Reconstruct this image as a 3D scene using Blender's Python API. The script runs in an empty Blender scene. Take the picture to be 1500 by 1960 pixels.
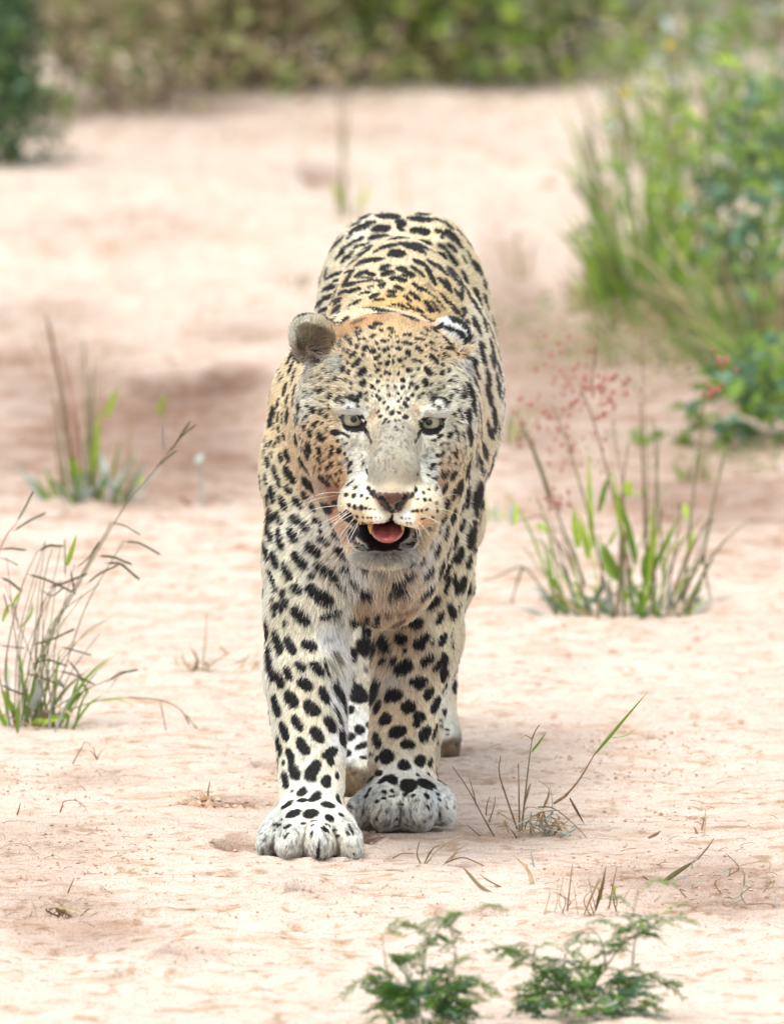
import bpy, math, random
import numpy as np
from mathutils import Vector
from mathutils.bvhtree import BVHTree

# ------------------------------------------------------------------ camera, sky, sun, exposure
scene = bpy.context.scene
COL = scene.collection
CAM = np.array([0.0, -14.8, 2.0])
PITCH = math.radians(5.97)
FPX = 21904.0            # focal length in pixels of the 1500 px wide photograph
cam_data = bpy.data.cameras.new('camera')
cam = bpy.data.objects.new('camera', cam_data)
COL.objects.link(cam)
cam.location = Vector(CAM)
cam.rotation_euler = (math.pi / 2 - PITCH, 0, 0)
cam_data.sensor_fit = 'HORIZONTAL'
cam_data.sensor_width = 36.0
cam_data.lens = 36.0 * FPX / 1500.0
cam_data.clip_start = 0.5
cam_data.clip_end = 2000.0
cam_data.dof.use_dof = True
cam_data.dof.focus_distance = 14.95
cam_data.dof.aperture_fstop = 10.0
scene.camera = cam

world = bpy.data.worlds.new('World')
scene.world = world
world.use_nodes = True
wn = world.node_tree.nodes
wl = world.node_tree.links
for n in list(wn):
    wn.remove(n)
w_out = wn.new('ShaderNodeOutputWorld')
w_bg = wn.new('ShaderNodeBackground')
w_sky = wn.new('ShaderNodeTexSky')
w_sky.sky_type = 'NISHITA'
w_sky.sun_disc = False
SUN_EL, SUN_AZ = math.radians(62), math.radians(-150)
w_sky.sun_elevation = SUN_EL
w_sky.sun_rotation = math.radians(210)
w_sky.air_density = 1.0
w_sky.dust_density = 3.0
w_sky.ozone_density = 1.0
w_hsv = wn.new('ShaderNodeHueSaturation')
w_hsv.inputs['Saturation'].default_value = 0.30
w_bg.inputs['Strength'].default_value = 0.15
wl.new(w_sky.outputs[0], w_hsv.inputs['Color'])
wl.new(w_hsv.outputs[0], w_bg.inputs[0])
wl.new(w_bg.outputs[0], w_out.inputs[0])

sun_data = bpy.data.lights.new('sun', 'SUN')
sun_data.energy = 1.35
sun_data.angle = math.radians(26)
sun_data.color = (1.0, 0.965, 0.91)
sun = bpy.data.objects.new('sun', sun_data)
COL.objects.link(sun)
# light comes from high up behind the left shoulder of the photographer
sdir = Vector((-0.18, -0.35, 1.0)).normalized()      # towards the sun
sun.rotation_euler = sdir.to_track_quat('Z', 'Y').to_euler()
w_sky.sun_elevation = math.asin(sdir.z)
w_sky.sun_rotation = math.atan2(sdir.x, sdir.y)

scene.view_settings.view_transform = 'Standard'
scene.view_settings.look = 'None'
scene.view_settings.gamma = 1.0
scene.view_settings.use_curve_mapping = False
scene.view_settings.exposure = 0.92
scene.render.engine = 'CYCLES'
scene.cycles.use_denoising = True
scene.cycles.max_bounces = 6
scene.cycles.diffuse_bounces = 3
scene.cycles.glossy_bounces = 2
scene.cycles.transmission_bounces = 2
scene.cycles.transparent_max_bounces = 4
scene.cycles_curves.shape = 'RIBBONS'
scene.cycles_curves.subdivisions = 2

# ------------------------------------------------------------------ helpers
rng = np.random.default_rng(7)
random.seed(7)
FWD = np.array([0.0, math.cos(PITCH), -math.sin(PITCH)])
UPV = np.array([0.0, math.sin(PITCH), math.cos(PITCH)])
RGT = np.array([1.0, 0.0, 0.0])


def ray(px, py):
    d = FWD + RGT * ((px - 750.0) / FPX) - UPV * ((py - 980.0) / FPX)
    return d / np.linalg.norm(d)


def W(px, py, Y):
    """world point seen at photograph pixel (px, py) at depth Y"""
    d = ray(px, py)
    return CAM + d * ((Y - CAM[1]) / d[1])


def G(px, py, z=0.0):
    """point of the ground plane seen at a photograph pixel"""
    d = ray(px, py)
    return CAM + d * ((z - CAM[2]) / d[2])


def tag(o, label=None, cat=None, group=None, kind=None):
    if label: o['label'] = label
    if cat: o['category'] = cat
    if group: o['group'] = group
    if kind: o['kind'] = kind
    return o


def link(o, parent=None):
    COL.objects.link(o)
    if parent is not None:
        o.parent = parent
    return o


def empty(name, loc=(0, 0, 0)):
    o = bpy.data.objects.new(name, None)
    o.empty_display_size = 0.05
    o.location = loc
    COL.objects.link(o)
    return o


def np_mesh(name, V, F, smooth=True):
    """mesh from an (n,3) vertex array and an (m,k) face array"""
    V = np.ascontiguousarray(V, dtype=np.float32)
    F = np.ascontiguousarray(F, dtype=np.int32)
    me = bpy.data.meshes.new(name)
    k = F.shape[1]
    me.vertices.add(len(V))
    me.vertices.foreach_set('co', V.ravel())
    me.loops.add(F.size)
    me.loops.foreach_set('vertex_index', F.ravel())
    me.polygons.add(len(F))
    me.polygons.foreach_set('loop_start', np.arange(0, F.size, k, dtype=np.int32))
    me.polygons.foreach_set('use_smooth', np.full(len(F), smooth))
    me.update(calc_edges=True)
    return me


def vcol(me, name, C, domain='POINT'):
    a = me.attributes.new(name, 'FLOAT_COLOR', domain)
    C = np.asarray(C, dtype=np.float32)
    if C.shape[1] == 3:
        C = np.concatenate([C, np.ones((len(C), 1), np.float32)], 1)
    a.data.foreach_set('color', np.ascontiguousarray(C).ravel())


def srgb(c):
    c = np.asarray(c, dtype=float) / 255.0
    return np.where(c <= 0.04045, c / 12.92, ((c + 0.055) / 1.055) ** 2.4)


_perm = np.random.default_rng(3).random(4096)


def vnoise(P, freq, seed=0):
    """smooth value noise in 0..1 for (n,2) or (n,3) points"""
    Q = np.asarray(P, dtype=np.float64) * freq + 37.1 * seed + 100.0
    if Q.shape[1] == 2:
        Q = np.concatenate([Q, np.full((len(Q), 1), 5.5)], 1)
    I = np.floor(Q).astype(np.int64)
    f = Q - I
    f = f * f * (3 - 2 * f)
    out = np.zeros(len(Q))
    for dx in (0, 1):
        wx = f[:, 0] if dx else 1 - f[:, 0]
        for dy in (0, 1):
            wy = f[:, 1] if dy else 1 - f[:, 1]
            for dz in (0, 1):
                wz = f[:, 2] if dz else 1 - f[:, 2]
                h = ((I[:, 0] + dx) * 73856093 ^ (I[:, 1] + dy) * 19349663 ^ (I[:, 2] + dz) * 83492791) & 0x7fffffff
                h = (h * 1103515245 + 12345) & 0x7fffffff
                out += wx * wy * wz * _perm[(h >> 8) & 4095]
    return out


def fbm(P, freq, octaves=4, seed=0):
    s, a, t = 0.0, 1.0, 0.0
    for i in range(octaves):
        s = s + a * vnoise(P, freq * 2 ** i, seed + i)
        t += a
        a *= 0.5
    return s / t


# ------------------------------------------------------------------ materials
def new_mat(name):
    m = bpy.data.materials.new(name)
    m.use_nodes = True
    return m, m.node_tree.nodes, m.node_tree.links, m.node_tree.nodes['Principled BSDF']


def simple_mat(name, col, rough=0.8, spec=0.3, noise=0.0, scale=50.0, trans=0.0, col2=None):
    m, n, l, b = new_mat(name)
    b.inputs['Roughness'].default_value = rough
    b.inputs['Specular IOR Level'].default_value = spec
    b.inputs['Base Color'].default_value = (*col, 1)
    if noise or col2 is not None:
        tx = n.new('ShaderNodeTexNoise')
        tx.inputs['Scale'].default_value = scale
        tx.inputs['Detail'].default_value = 4
        tc = n.new('ShaderNodeTexCoord')
        l.new(tc.outputs['Object'], tx.inputs['Vector'])
        r = n.new('ShaderNodeValToRGB')
        c2 = col2 if col2 is not None else tuple(c * (1 + noise) for c in col)
        c1 = col if col2 is not None else tuple(c * (1 - noise) for c in col)
        r.color_ramp.elements[0].position = 0.35
        r.color_ramp.elements[1].position = 0.65
        r.color_ramp.elements[0].color = (*c1, 1)
        r.color_ramp.elements[1].color = (*c2, 1)
        l.new(tx.outputs[0], r.inputs[0])
        l.new(r.outputs[0], b.inputs['Base Color'])
    if trans:
        td = n.new('ShaderNodeBsdfTranslucent')
        mx = n.new('ShaderNodeMixShader')
        mx.inputs[0].default_value = trans
        if noise or col2 is not None:
            l.new(r.outputs[0], td.inputs[0])
        else:
            td.inputs[0].default_value = (*col, 1)
        l.new(b.outputs[0], mx.inputs[1])
        l.new(td.outputs[0], mx.inputs[2])
        l.new(mx.outputs[0], n['Material Output'].inputs[0])
    return m


def attr_mat(name, attr, rough=0.7, spec=0.25, noise=0.0, scale=80.0, trans=0.0):
    m, n, l, b = new_mat(name)
    a = n.new('ShaderNodeAttribute')
    a.attribute_name = attr
    b.inputs['Roughness'].default_value = rough
    b.inputs['Specular IOR Level'].default_value = spec
    l.new(a.outputs['Color'], b.inputs['Base Color'])
    if trans:
        td = n.new('ShaderNodeBsdfTranslucent')
        mx = n.new('ShaderNodeMixShader')
        mx.inputs[0].default_value = trans
        l.new(a.outputs['Color'], td.inputs[0])
        l.new(b.outputs[0], mx.inputs[1])
        l.new(td.outputs[0], mx.inputs[2])
        l.new(mx.outputs[0], n['Material Output'].inputs[0])
    return m
# ================================================================== GROUND
DENTS = []      # (x, y, rx, ry, depth): scuffs and prints in the sand


def dent(px, py, rx, ry, dep):
    g = G(px, py)
    s = FPX / (g[1] - CAM[1])
    DENTS.append((g[0], g[1], rx / s, max(ry / (s * 2.0 / (g[1] - CAM[1])), 0.01), dep))


for a in [(455, 1622, 34, 10, .010), (605, 1705, 48, 11, .012), (560, 1735, 16, 5, .006), (360, 1832, 46, 12, .014), (250, 1865, 26, 6, .008), (515, 1468, 26, 8, .008), (445, 1540, 70, 10, .006),
          (380, 742, 100, 16, .016), (455, 734, 50, 13, .014), (606, 348, 34, 9, .035), (700, 1610, 26, 8, .008), (1480, 1030, 60, 9, .012), (1330, 960, 120, 10, .03), (960, 1470, 30, 5, .006),
          (1190, 1405, 50, 6, .008), (330, 930, 80, 9, .015), (60, 600, 80, 12, .03), (140, 780, 90, 14, .02), (100, 460, 110, 10, .05), (1130, 1540, 60, 5, .005), (1340, 1370, 70, 9, .010),
          (430, 1080, 40, 5, .006), (650, 1800, 30, 5, .005), (880, 1740, 40, 6, .007), (180, 1250, 40, 4, .006), (1010, 1270, 40, 5, .006), (730, 1850, 40, 8, .006)]:
    dent(a[0], a[1], a[2], a[3], a[4] * (1.7 if a[1] > 1250 else 1.1))


def ground_z(x, y):
    P = np.stack([x, y], 1)
    near = np.exp(-((x * 0.8) ** 2 + (y - 0.4) ** 2) / 0.7)
    far = np.clip((y - 1.2) / 6.0, 0, 1)
    z = (fbm(P, 1.3, 3, 61) - 0.5) * 0.10 * far
    z += (fbm(P * np.array([1.0, 2.2]), 3.0, 3, 71) - 0.5) * 0.030 * (1 - 0.85 * near)
    z += (fbm(P * np.array([1.0, 1.6]), 14.0, 3, 81) - 0.5) * 0.022 * (1 - 0.6 * near)
    z += (np.abs(fbm(P * np.array([1.0, 2.4]), 9.0, 3, 85) - 0.5) - .1) * 0.022 * (1 - 0.7 * near)
    r = fbm(P, 40.0, 3, 91)
    z += (r - 0.5) * 0.0075
    z -= 0.003 * np.clip((fbm(P, 28.0, 2, 95) - 0.62) * 8, 0, 1)
    # rounded rise of the sand bank far behind the animal, falling off to the sides
    z += 0.012 * np.exp(-((x + 0.02) / 0.9) ** 2) * np.clip((y - 9.0) / 5.0, 0, 1)
    z += 0.05 * np.clip((y - 2.0) / 6, 0, 1) * np.clip((x - 0.55) / 0.6, 0, 1)
    # the foreground dips to the lower left
    z -= 0.02 * np.exp(-((x + 0.42) / 0.12) ** 2 - ((y + 0.75) / 0.25) ** 2)
    for (dx, dy, rx, ry, dep) in DENTS:
        q = ((x - dx) / rx) ** 2 + ((y - dy) / ry) ** 2
        m = q < 9
        if m.any():
            qq = q[m]
            nn = 0.6 + 0.8 * vnoise(P[m], 2.2 / rx, 7)
            z[m] += (-dep * np.exp(-qq * 1.2) + 0.45 * dep * np.exp(-((np.sqrt(qq) - 1.45) / 0.35) ** 2)) * nn
    return z


def axis(lo, hi, core_lo, core_hi, h, grow):
    out = list(np.arange(core_lo, core_hi + h / 2, h))
    s, v = h, core_hi
    while v < hi:
        s *= grow; v += s; out.append(v)
    s, v = h, core_lo
    pre = []
    while v > lo:
        s *= grow; v -= s; pre.append(v)
    return np.array(pre[::-1] + out)


gx = axis(-900, 900, -0.80, 0.80, 0.0042, 1.035)
ys = [-1.85]
while ys[-1] < 1400:
    y = ys[-1]
    ys.append(y + max(0.0045, 0.0045 * (1 + max(0, y - 0.8) * 1.6)) if y < 30 else y * 1.15)
gy = np.array([-900, -200, -60, -25, -10, -6, -4, -3, -2.5, -2.1, -1.95] + ys)
XX, YY = np.meshgrid(gx, gy, indexing='ij')
gxv, gyv = XX.ravel(), YY.ravel()
gz = ground_z(gxv, gyv)
gz *= np.clip(1.6 - np.maximum(np.abs(gxv) - 8, 0) / 20, 0.2, 1)
# paws press the sand: flat under the feet with a small rim
PAWS = [(594, 1618, 0.02, 0.085, 0.085), (771, 1560, 0.26, 0.080, 0.085), (690, 1505, 0.62, 0.05, 0.07), (848, 1440, 1.05, 0.045, 0.07)]
for (px, py, Y, rx, ry) in PAWS:
    c = W(px, py, Y)
    q = np.sqrt(((gxv - c[0]) / rx) ** 2 + ((gyv - Y - 0.02) / ry) ** 2)
    f = np.clip((1.7 - q) / 0.7, 0, 1); f = f * f * (3 - 2 * f)
    gz = gz * (1 - f) + (0.0008 + 0.004 * np.exp(-((q - 1.02) / 0.10) ** 2) * (0.4 + vnoise(np.stack([gxv, gyv], 1), 60, 3))) * f
gz[np.abs(gyv) > 45] *= .2
GV = np.stack([gxv, gyv, gz], 1)
a, b = len(gx), len(gy)
I = np.arange(a * b).reshape(a, b)
GF = np.stack([I[:-1, :-1].ravel(), I[1:, :-1].ravel(), I[1:, 1:].ravel(), I[:-1, 1:].ravel()], 1)
print('ground', len(GV))


def gh(x, y):
    return float(ground_z(np.array([x], float), np.array([y], float))[0])


P2 = GV[:, :2]
sand = np.array([0.580, 0.485, 0.408])
tone = fbm(P2 * np.array([1.0, 1.7]), 2.2, 3, 101)[:, None]
tone2 = fbm(P2 * np.array([1.0, 2.6]), 9.0, 3, 111)[:, None]
fine = fbm(P2, 60.0, 3, 121)[:, None]
gc = sand * (0.90 + 0.22 * tone)
gc = gc * (1 - 0.30 * np.clip((tone2 - 0.55) * 5, 0, 1) * np.array([.45, .75, 1.0]))
gc = gc * (1 - 0.50 * np.clip((fine - 0.58) * 7, 0, 1) * np.array([.6, .8, 1.0]))
streak = fbm(P2 * np.array([1.0, 3.2]), 22.0, 4, 127)[:, None]
gc = gc * (1 - 0.34 * np.clip((streak - 0.56) * 6, 0, 1) * np.array([.55, .8, 1.0]))
gc = gc * (1 + 0.12 * np.clip((0.42 - streak) * 6, 0, 1))
mott = fbm(P2 * np.array([1.0, 1.8]), 11.0, 4, 141)[:, None]
leftm = np.clip((P2[:, 1:2] - 2.0) / 1.5, 0, 1) * np.clip((9.0 - P2[:, 1:2]) / 2.0, 0, 1)
gc = gc * (1 - leftm * 0.34 * np.clip((mott - 0.50) * 7, 0, 1) * np.array([.6, .85, 1.0]))
# browner moist or crusted sand, plus painted-in shade of dents and the bank
for (px, py, rx, ry, amt) in [(390, 745, 130, 26, .50), (450, 733, 62, 16, .50), (230, 830, 320, 120, .55), (60, 700, 200, 60, .38), (420, 900, 130, 60, .38), (350, 790, 180, 40, .30), (470, 640, 90, 20, .2), (60, 600, 130, 34, .32), (608, 349, 44, 16, .55), (200, 440, 220, 40, .14),
                              (350, 330, 200, 30, .10), (1010, 168, 110, 22, .42), (1000, 690, 90, 280, .30), (1350, 960, 220, 50, .42), (1250, 720, 280, 240, .38), (445, 1540, 90, 14, .60), (350, 1835, 60, 18, .55), (455, 1622, 48, 14, .62), (250, 1868, 34, 10, .35), (515, 1470, 34, 10, .45), (1400, 1700, 120, 50, .30), (180, 1490, 90, 20, .25), (700, 1612, 34, 10, .40), (900, 1745, 60, 12, .25), (1180, 1690, 90, 30, .22), (1000, 1590, 90, 30, .20),
                              (608, 1708, 60, 14, .52), (620, 1475, 120, 30, .22), (120, 1750, 150, 50, .34), (70, 1640, 150, 70, .24), (240, 1790, 120, 26, .22), (760, 1600, 110, 16, .25), (1330, 1690, 240, 60, .24), (1120, 1420, 120, 22, .12),
                              (250, 215, 180, 24, .28), (500, 240, 500, 40, .16), (960, 560, 60, 120, .18), (300, 640, 260, 26, .12), (1060, 1270, 80, 16, .12)]:
    g = G(px, py)
    s = FPX / (g[1] - CAM[1])
    rxm, rym = rx / s, ry / (s * 2.0 / (g[1] - CAM[1]))
    q = np.sqrt(((P2[:, 0] - g[0]) / rxm) ** 2 + ((P2[:, 1] - g[1]) / rym) ** 2)
    m = q < 1.6
    nn = 0.55 + 0.9 * fbm(P2[m] * np.array([1.0, 2.0]), 3.0 / rxm, 3, 131)
    f = (np.clip((1.45 - q[m]) / 0.9, 0, 1) ** 1.2 * amt * nn)[:, None]
    gc[m] = gc[m] * (1 - np.clip(f * np.array([0.86, 1.0, 1.06]) * 0.92, 0, .9))
me = np_mesh('ground', GV, GF)
vcol(me, 'sand', gc)
sm, n_, l_, b_ = new_mat('sand')
a_ = n_.new('ShaderNodeAttribute'); a_.attribute_name = 'sand'
tcn = n_.new('ShaderNodeTexCoord')
nz = n_.new('ShaderNodeTexNoise'); nz.inputs['Scale'].default_value = 420; nz.inputs['Detail'].default_value = 3
l_.new(tcn.outputs['Object'], nz.inputs['Vector'])
nz2 = n_.new('ShaderNodeTexNoise'); nz2.inputs['Scale'].default_value = 130; nz2.inputs['Detail'].default_value = 5
l_.new(tcn.outputs['Object'], nz2.inputs['Vector'])
rp = n_.new('ShaderNodeValToRGB')
rp.color_ramp.elements[0].position = 0.33; rp.color_ramp.elements[0].color = (.50, .41, .34, 1)
rp.color_ramp.elements[1].position = 0.46; rp.color_ramp.elements[1].color = (1, 1, 1, 1)
l_.new(nz.outputs[0], rp.inputs[0])
mx = n_.new('ShaderNodeMix'); mx.data_type = 'RGBA'; mx.blend_type = 'MULTIPLY'; mx.inputs[0].default_value = 1.0
l_.new(a_.outputs['Color'], mx.inputs[6]); l_.new(rp.outputs[0], mx.inputs[7])
l_.new(mx.outputs[2], b_.inputs['Base Color'])
bp = n_.new('ShaderNodeBump'); bp.inputs['Strength'].default_value = 0.9; bp.inputs['Distance'].default_value = 0.004
l_.new(nz2.outputs[0], bp.inputs['Height'])
l_.new(bp.outputs[0], b_.inputs['Normal'])
b_.inputs['Roughness'].default_value = 0.95
b_.inputs['Specular IOR Level'].default_value = 0.1
me.materials.append(sm)
ground = link(bpy.data.objects.new('ground', me))
tag(ground, kind='structure', label='pale pink river sand with scuffs and prints')

# ---- crumbs of sand and grit -------------------------------------------
ico = np.array([(0, 0, 1), (.9, 0, .1), (0, .9, .05), (-.9, 0, .1), (0, -.9, .08), (0, 0, -.6)])
icf = np.array([(0, 1, 2), (0, 2, 3), (0, 3, 4), (0, 4, 1), (5, 2, 1), (5, 3, 2), (5, 4, 3), (5, 1, 4)])


def crumbs(name, spots, label, col_a, col_b):
    V, F, C = [], [], []
    sa_ = np.array(spots)
    zz_ = ground_z(sa_[:, 0], sa_[:, 1])
    for (x, y, r), z in zip(spots, zz_):
        q = ico * r * rng.uniform(.6, 1.3, (6, 1)) * np.array([1, 1, .7])
        an = rng.uniform(0, 6.28)
        q = q @ np.array([[math.cos(an), -math.sin(an), 0], [math.sin(an), math.cos(an), 0], [0, 0, 1]])
        F.append(icf + 6 * len(V)); V.append(q + np.array([x, y, z + r * .2]))
        t = rng.random()
        C.append(np.repeat([np.array(col_a) * t + np.array(col_b) * (1 - t)], 6, 0))
    m_ = np_mesh(name, np.concatenate(V), np.concatenate(F), smooth=False)
    vcol(m_, 'tint', np.concatenate(C))
    m_.materials.append(attr_mat(name, 'tint', 0.9, 0.1))
    o = link(bpy.data.objects.new(name, m_))
    tag(o, label=label, kind='stuff')
    return o


sp = []
for (px, py, rx, ry, nn, r0) in [(435, 1540, 70, 9, 260, .0032), (385, 1536, 26, 7, 110, .004), (930, 1560, 700, 330, 900, .0011), (400, 1600, 500, 300, 900, .0012), (455, 1622, 40, 9, 60, .0022), (710, 1605, 30, 9, 80, .0022),
                                 (1230, 1420, 130, 18, 120, .002), (600, 1712, 60, 10, 70, .002), (60, 1500, 110, 30, 120, .0018), (1270, 1560, 90, 14, 70, .002), (350, 1835, 70, 18, 60, .0022), (530, 1500, 30, 30, 90, .0018),
                                 (700, 1180, 700, 150, 240, .0022), (1180, 1680, 120, 50, 200, .0018), (1400, 1700, 100, 60, 160, .002), (594, 1650, 90, 5, 160, .0016), (771, 1590, 80, 5, 140, .0016), (640, 1560, 30, 20, 60, .002), (700, 1530, 60, 6, 60, .0018), (200, 1640, 200, 60, 260, .0018), (760, 1760, 300, 60, 260, .0018), (1200, 1470, 200, 50, 200, .0018)]:
    for _ in range(nn):
        g = G(px + rx * rng.normal() * .6, py + ry * rng.normal() * .6)
        sp.append((g[0], g[1], r0 * 1.15 * (.35 + rng.random() ** 2.2 * 1.6)))
crumbs('sand_crumbs', sp, 'loose crumbs of brown sand scattered over the bank', (.34, .19, .115), (.56, .44, .34))
# ================================================================== LEOPARD: shape as a distance field
def px_r(p, Y):          # pixels -> metres at depth Y
    return p * (Y - CAM[1]) / FPX * 1.0


PRIMS = []     # (kind, params, blend k, op)


def ell(px, py, Y, rx, ry, rz, k=0.03, op='u', rot=0.0, rotx=0.0, yaw=0.0):
    c = W(px, py, Y)
    cz, sz = math.cos(rot), math.sin(rot)      # roll in the image plane
    Rr = np.array([[cz, 0, sz], [0, 1, 0], [-sz, 0, cz]])
    cx, sx = math.cos(rotx), math.sin(rotx)
    Rx = np.array([[1, 0, 0], [0, cx, -sx], [0, sx, cx]])
    cy, sy = math.cos(yaw), math.sin(yaw)
    Ry = np.array([[cy, -sy, 0], [sy, cy, 0], [0, 0, 1]])
    M = Ry @ Rr @ Rx
    PRIMS.append(('e', (c, np.array([rx, ry, rz]), M), k, op, max(rx, ry, rz)))


def cap(a, b, ra, rb, k=0.03, op='u'):
    A, B = W(*a), W(*b)
    PRIMS.append(('c', (A, B, ra, rb), k, op, 0))


def chain(pts, k=0.03):
    for (p, q) in zip(pts[:-1], pts[1:]):
        cap(p[:3], q[:3], p[3], q[3], k)


# trunk ---------------------------------------------------------------
ell(712, 905, 0.27, 0.118, 0.19, 0.185, 0.03)                    # chest
ell(768, 800, 0.62, 0.120, 0.34, 0.185, 0.05)                    # ribs
ell(853, 755, 0.72, 0.076, 0.20, 0.140, 0.04)                    # belly bulging to the right
ell(768, 590, 1.00, 0.098, 0.17, 0.128, 0.05)                    # rump
ell(706, 532, 1.00, 0.052, 0.13, 0.080, 0.04)
ell(834, 532, 1.00, 0.052, 0.13, 0.080, 0.04)
ell(760, 620, 0.72, 0.088, 0.24, 0.118, 0.05)                    # loins
ell(718, 715, 0.30, 0.100, 0.13, 0.078, 0.05)                    # withers
ell(868, 720, 0.96, 0.060, 0.12, 0.145, 0.05)                    # right haunch
ell(680, 720, 0.95, 0.055, 0.12, 0.15, 0.05)                     # left haunch
cap((742, 760, 0.00), (722, 800, 0.26), 0.105, 0.125, 0.05)      # neck
ell(738, 1085, 0.20, 0.062, 0.10, 0.075, 0.045)                  # brisket
# front legs -----------------------------------------------------------
chain([(606, 770, 0.28, 0.048), (590, 900, 0.24, 0.049), (586, 1060, 0.18, 0.046), (593, 1170, 0.15, 0.048)], 0.045)
chain([(586, 1185, 0.15, 0.050), (585, 1290, 0.13, 0.0485), (590, 1380, 0.11, 0.0410), (596, 1450, 0.09, 0.0362), (596, 1515, 0.07, 0.0345), (596, 1545, 0.06, 0.0355)], 0.028)
ell(594, 1588, 0.026, 0.058, 0.058, 0.042, 0.016)
ell(560, 1140, 0.20, 0.030, 0.05, 0.06, 0.03)
chain([(812, 780, 0.42, 0.056), (818, 930, 0.38, 0.058), (812, 1060, 0.36, 0.055), (800, 1160, 0.35, 0.052)], 0.045)
chain([(800, 1170, 0.35, 0.052), (794, 1260, 0.34, 0.048), (782, 1350, 0.325, 0.0430), (774, 1420, 0.31, 0.0390), (770, 1470, 0.30, 0.0365), (770, 1500, 0.29, 0.0375)], 0.028)
ell(771, 1532, 0.266, 0.057, 0.060, 0.040, 0.016)
# toes -------------------------------------------------------------------
for (tx, ty, tY, rx, ry, rz, yw) in [
        (523, 1608, 0.022, 0.0150, 0.046, 0.0270, -0.35), (559, 1606, -0.003, 0.0195, 0.056, 0.0300, -0.12),
        (611, 1608, -0.008, 0.0195, 0.056, 0.0305, 0.05), (660, 1611, 0.004, 0.0180, 0.052, 0.0275, 0.28)]:
    ell(tx, ty, tY, rx, ry, rz, 0.0140, yaw=yw)
for (tx, ty, tY, rx, ry, rz, yw) in [
        (702, 1550, 0.255, 0.0160, 0.050, 0.0250, -0.45), (739, 1548, 0.238, 0.0205, 0.056, 0.0285, -0.15),
        (802, 1548, 0.237, 0.0215, 0.056, 0.0300, 0.08), (845, 1542, 0.262, 0.0130, 0.046, 0.0255, 0.3)]:
    ell(tx, ty, tY, rx, ry, rz, 0.0140, yaw=yw)
# hind legs ----------------------------------------------------------------
chain([(700, 900, 0.90, 0.070), (694, 1100, 0.80, 0.056), (692, 1240, 0.74, 0.042), (690, 1320, 0.72, 0.034), (688, 1400, 0.68, 0.031), (687, 1455, 0.65, 0.034)], 0.035)
ell(686, 1480, 0.635, 0.036, 0.055, 0.030, 0.02)
for (tx, ty, tY, rx) in [(664, 1500, 0.62, 0.014), (687, 1500, 0.605, 0.0155), (712, 1500, 0.615, 0.014)]:
    ell(tx, ty, tY, rx, 0.036, 0.0215, 0.006)
chain([(868, 850, 0.98, 0.050), (868, 1000, 1.02, 0.034), (860, 1120, 1.10, 0.025), (844, 1220, 1.13, 0.023), (838, 1370, 1.08, 0.025)], 0.035)
ell(838, 1408, 1.06, 0.032, 0.055, 0.027, 0.02)
for (tx, ty, tY, rx) in [(822, 1432, 1.05, 0.014), (838, 1433, 1.04, 0.0145), (860, 1432, 1.045, 0.0140)]:
    ell(tx, ty, tY, rx, 0.036, 0.0195, 0.006)
# tail hanging behind ----------------------------------------------------
chain([(770, 500, 1.14, 0.035), (770, 640, 1.24, 0.026), (768, 900, 1.30, 0.022), (764, 1150, 1.34, 0.020), (768, 1290, 1.46, 0.018), (775, 1300, 1.60, 0.014)], 0.03)
N_BODY = len(PRIMS)
# head ---------------------------------------------------------------------
ell(742, 742, 0.01, 0.086, 0.105, 0.082, 0.03)                   # skull
ell(750, 722, -0.045, 0.060, 0.060, 0.062, 0.03)                 # forehead
ell(645, 828, -0.015, 0.050, 0.075, 0.076, 0.025, rot=-0.15)     # left cheek
ell(840, 828, -0.015, 0.045, 0.075, 0.078, 0.025, rot=0.12)      # right cheek
ell(700, 880, -0.075, 0.040, 0.050, 0.058, 0.03)
ell(806, 880, -0.075, 0.038, 0.050, 0.056, 0.03)
cap((752, 790, -0.095), (754, 905, -0.195), 0.036, 0.030, 0.022)  # bridge of the muzzle
cap((754, 905, -0.195), (752, 930, -0.205), 0.030, 0.0235, 0.012)
ell(676, 776, -0.100, 0.026, 0.022, 0.0105, 0.010, rot=0.05)     # brows
ell(828, 781, -0.098, 0.026, 0.022, 0.0105, 0.010, rot=-0.05)
ell(676, 833, -0.088, 0.024, 0.026, 0.013, 0.015)
ell(825, 838, -0.088, 0.024, 0.026, 0.013, 0.015)
ell(701, 966, -0.180, 0.0350, 0.046, 0.0290, 0.016, rot=0.10)    # whisker pads
ell(794, 966, -0.180, 0.0330, 0.046, 0.0290, 0.016, rot=-0.10)
ell(718, 990, -0.205, 0.0200, 0.028, 0.0160, 0.008, rot=-0.2)
ell(780, 990, -0.205, 0.0200, 0.028, 0.0160, 0.008, rot=0.2)
cap((712, 925, -0.135), (704, 960, -0.165), 0.030, 0.028, 0.02)
cap((790, 925, -0.135), (796, 960, -0.165), 0.028, 0.027, 0.02)
ell(751, 947, -0.224, 0.0240, 0.020, 0.0120, 0.007)              # nose
ell(751, 962, -0.226, 0.0105, 0.016, 0.0140, 0.005)
ell(735, 1058, -0.120, 0.038, 0.058, 0.0145, 0.014)              # chin
cap((694, 1040, -0.10), (672, 930, 0.0), 0.016, 0.045, 0.02)     # jaw sides
cap((780, 1042, -0.10), (815, 930, 0.0), 0.016, 0.045, 0.02)
ell(738, 1000, 0.04, 0.058, 0.09, 0.055, 0.03)                   # throat
# ears
ell(606, 652, -0.005, 0.0335, 0.024, 0.0300, 0.010, rot=0.45, yaw=-0.25)
ell(588, 633, -0.005, 0.0190, 0.018, 0.0190, 0.012, rot=0.45, yaw=-0.25)
ell(862, 652, 0.030, 0.0340, 0.022, 0.0300, 0.014, rot=0.5, yaw=0.4)
ell(887, 695, -0.01, 0.012, 0.016, 0.022, 0.012, rot=0.5)
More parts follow.
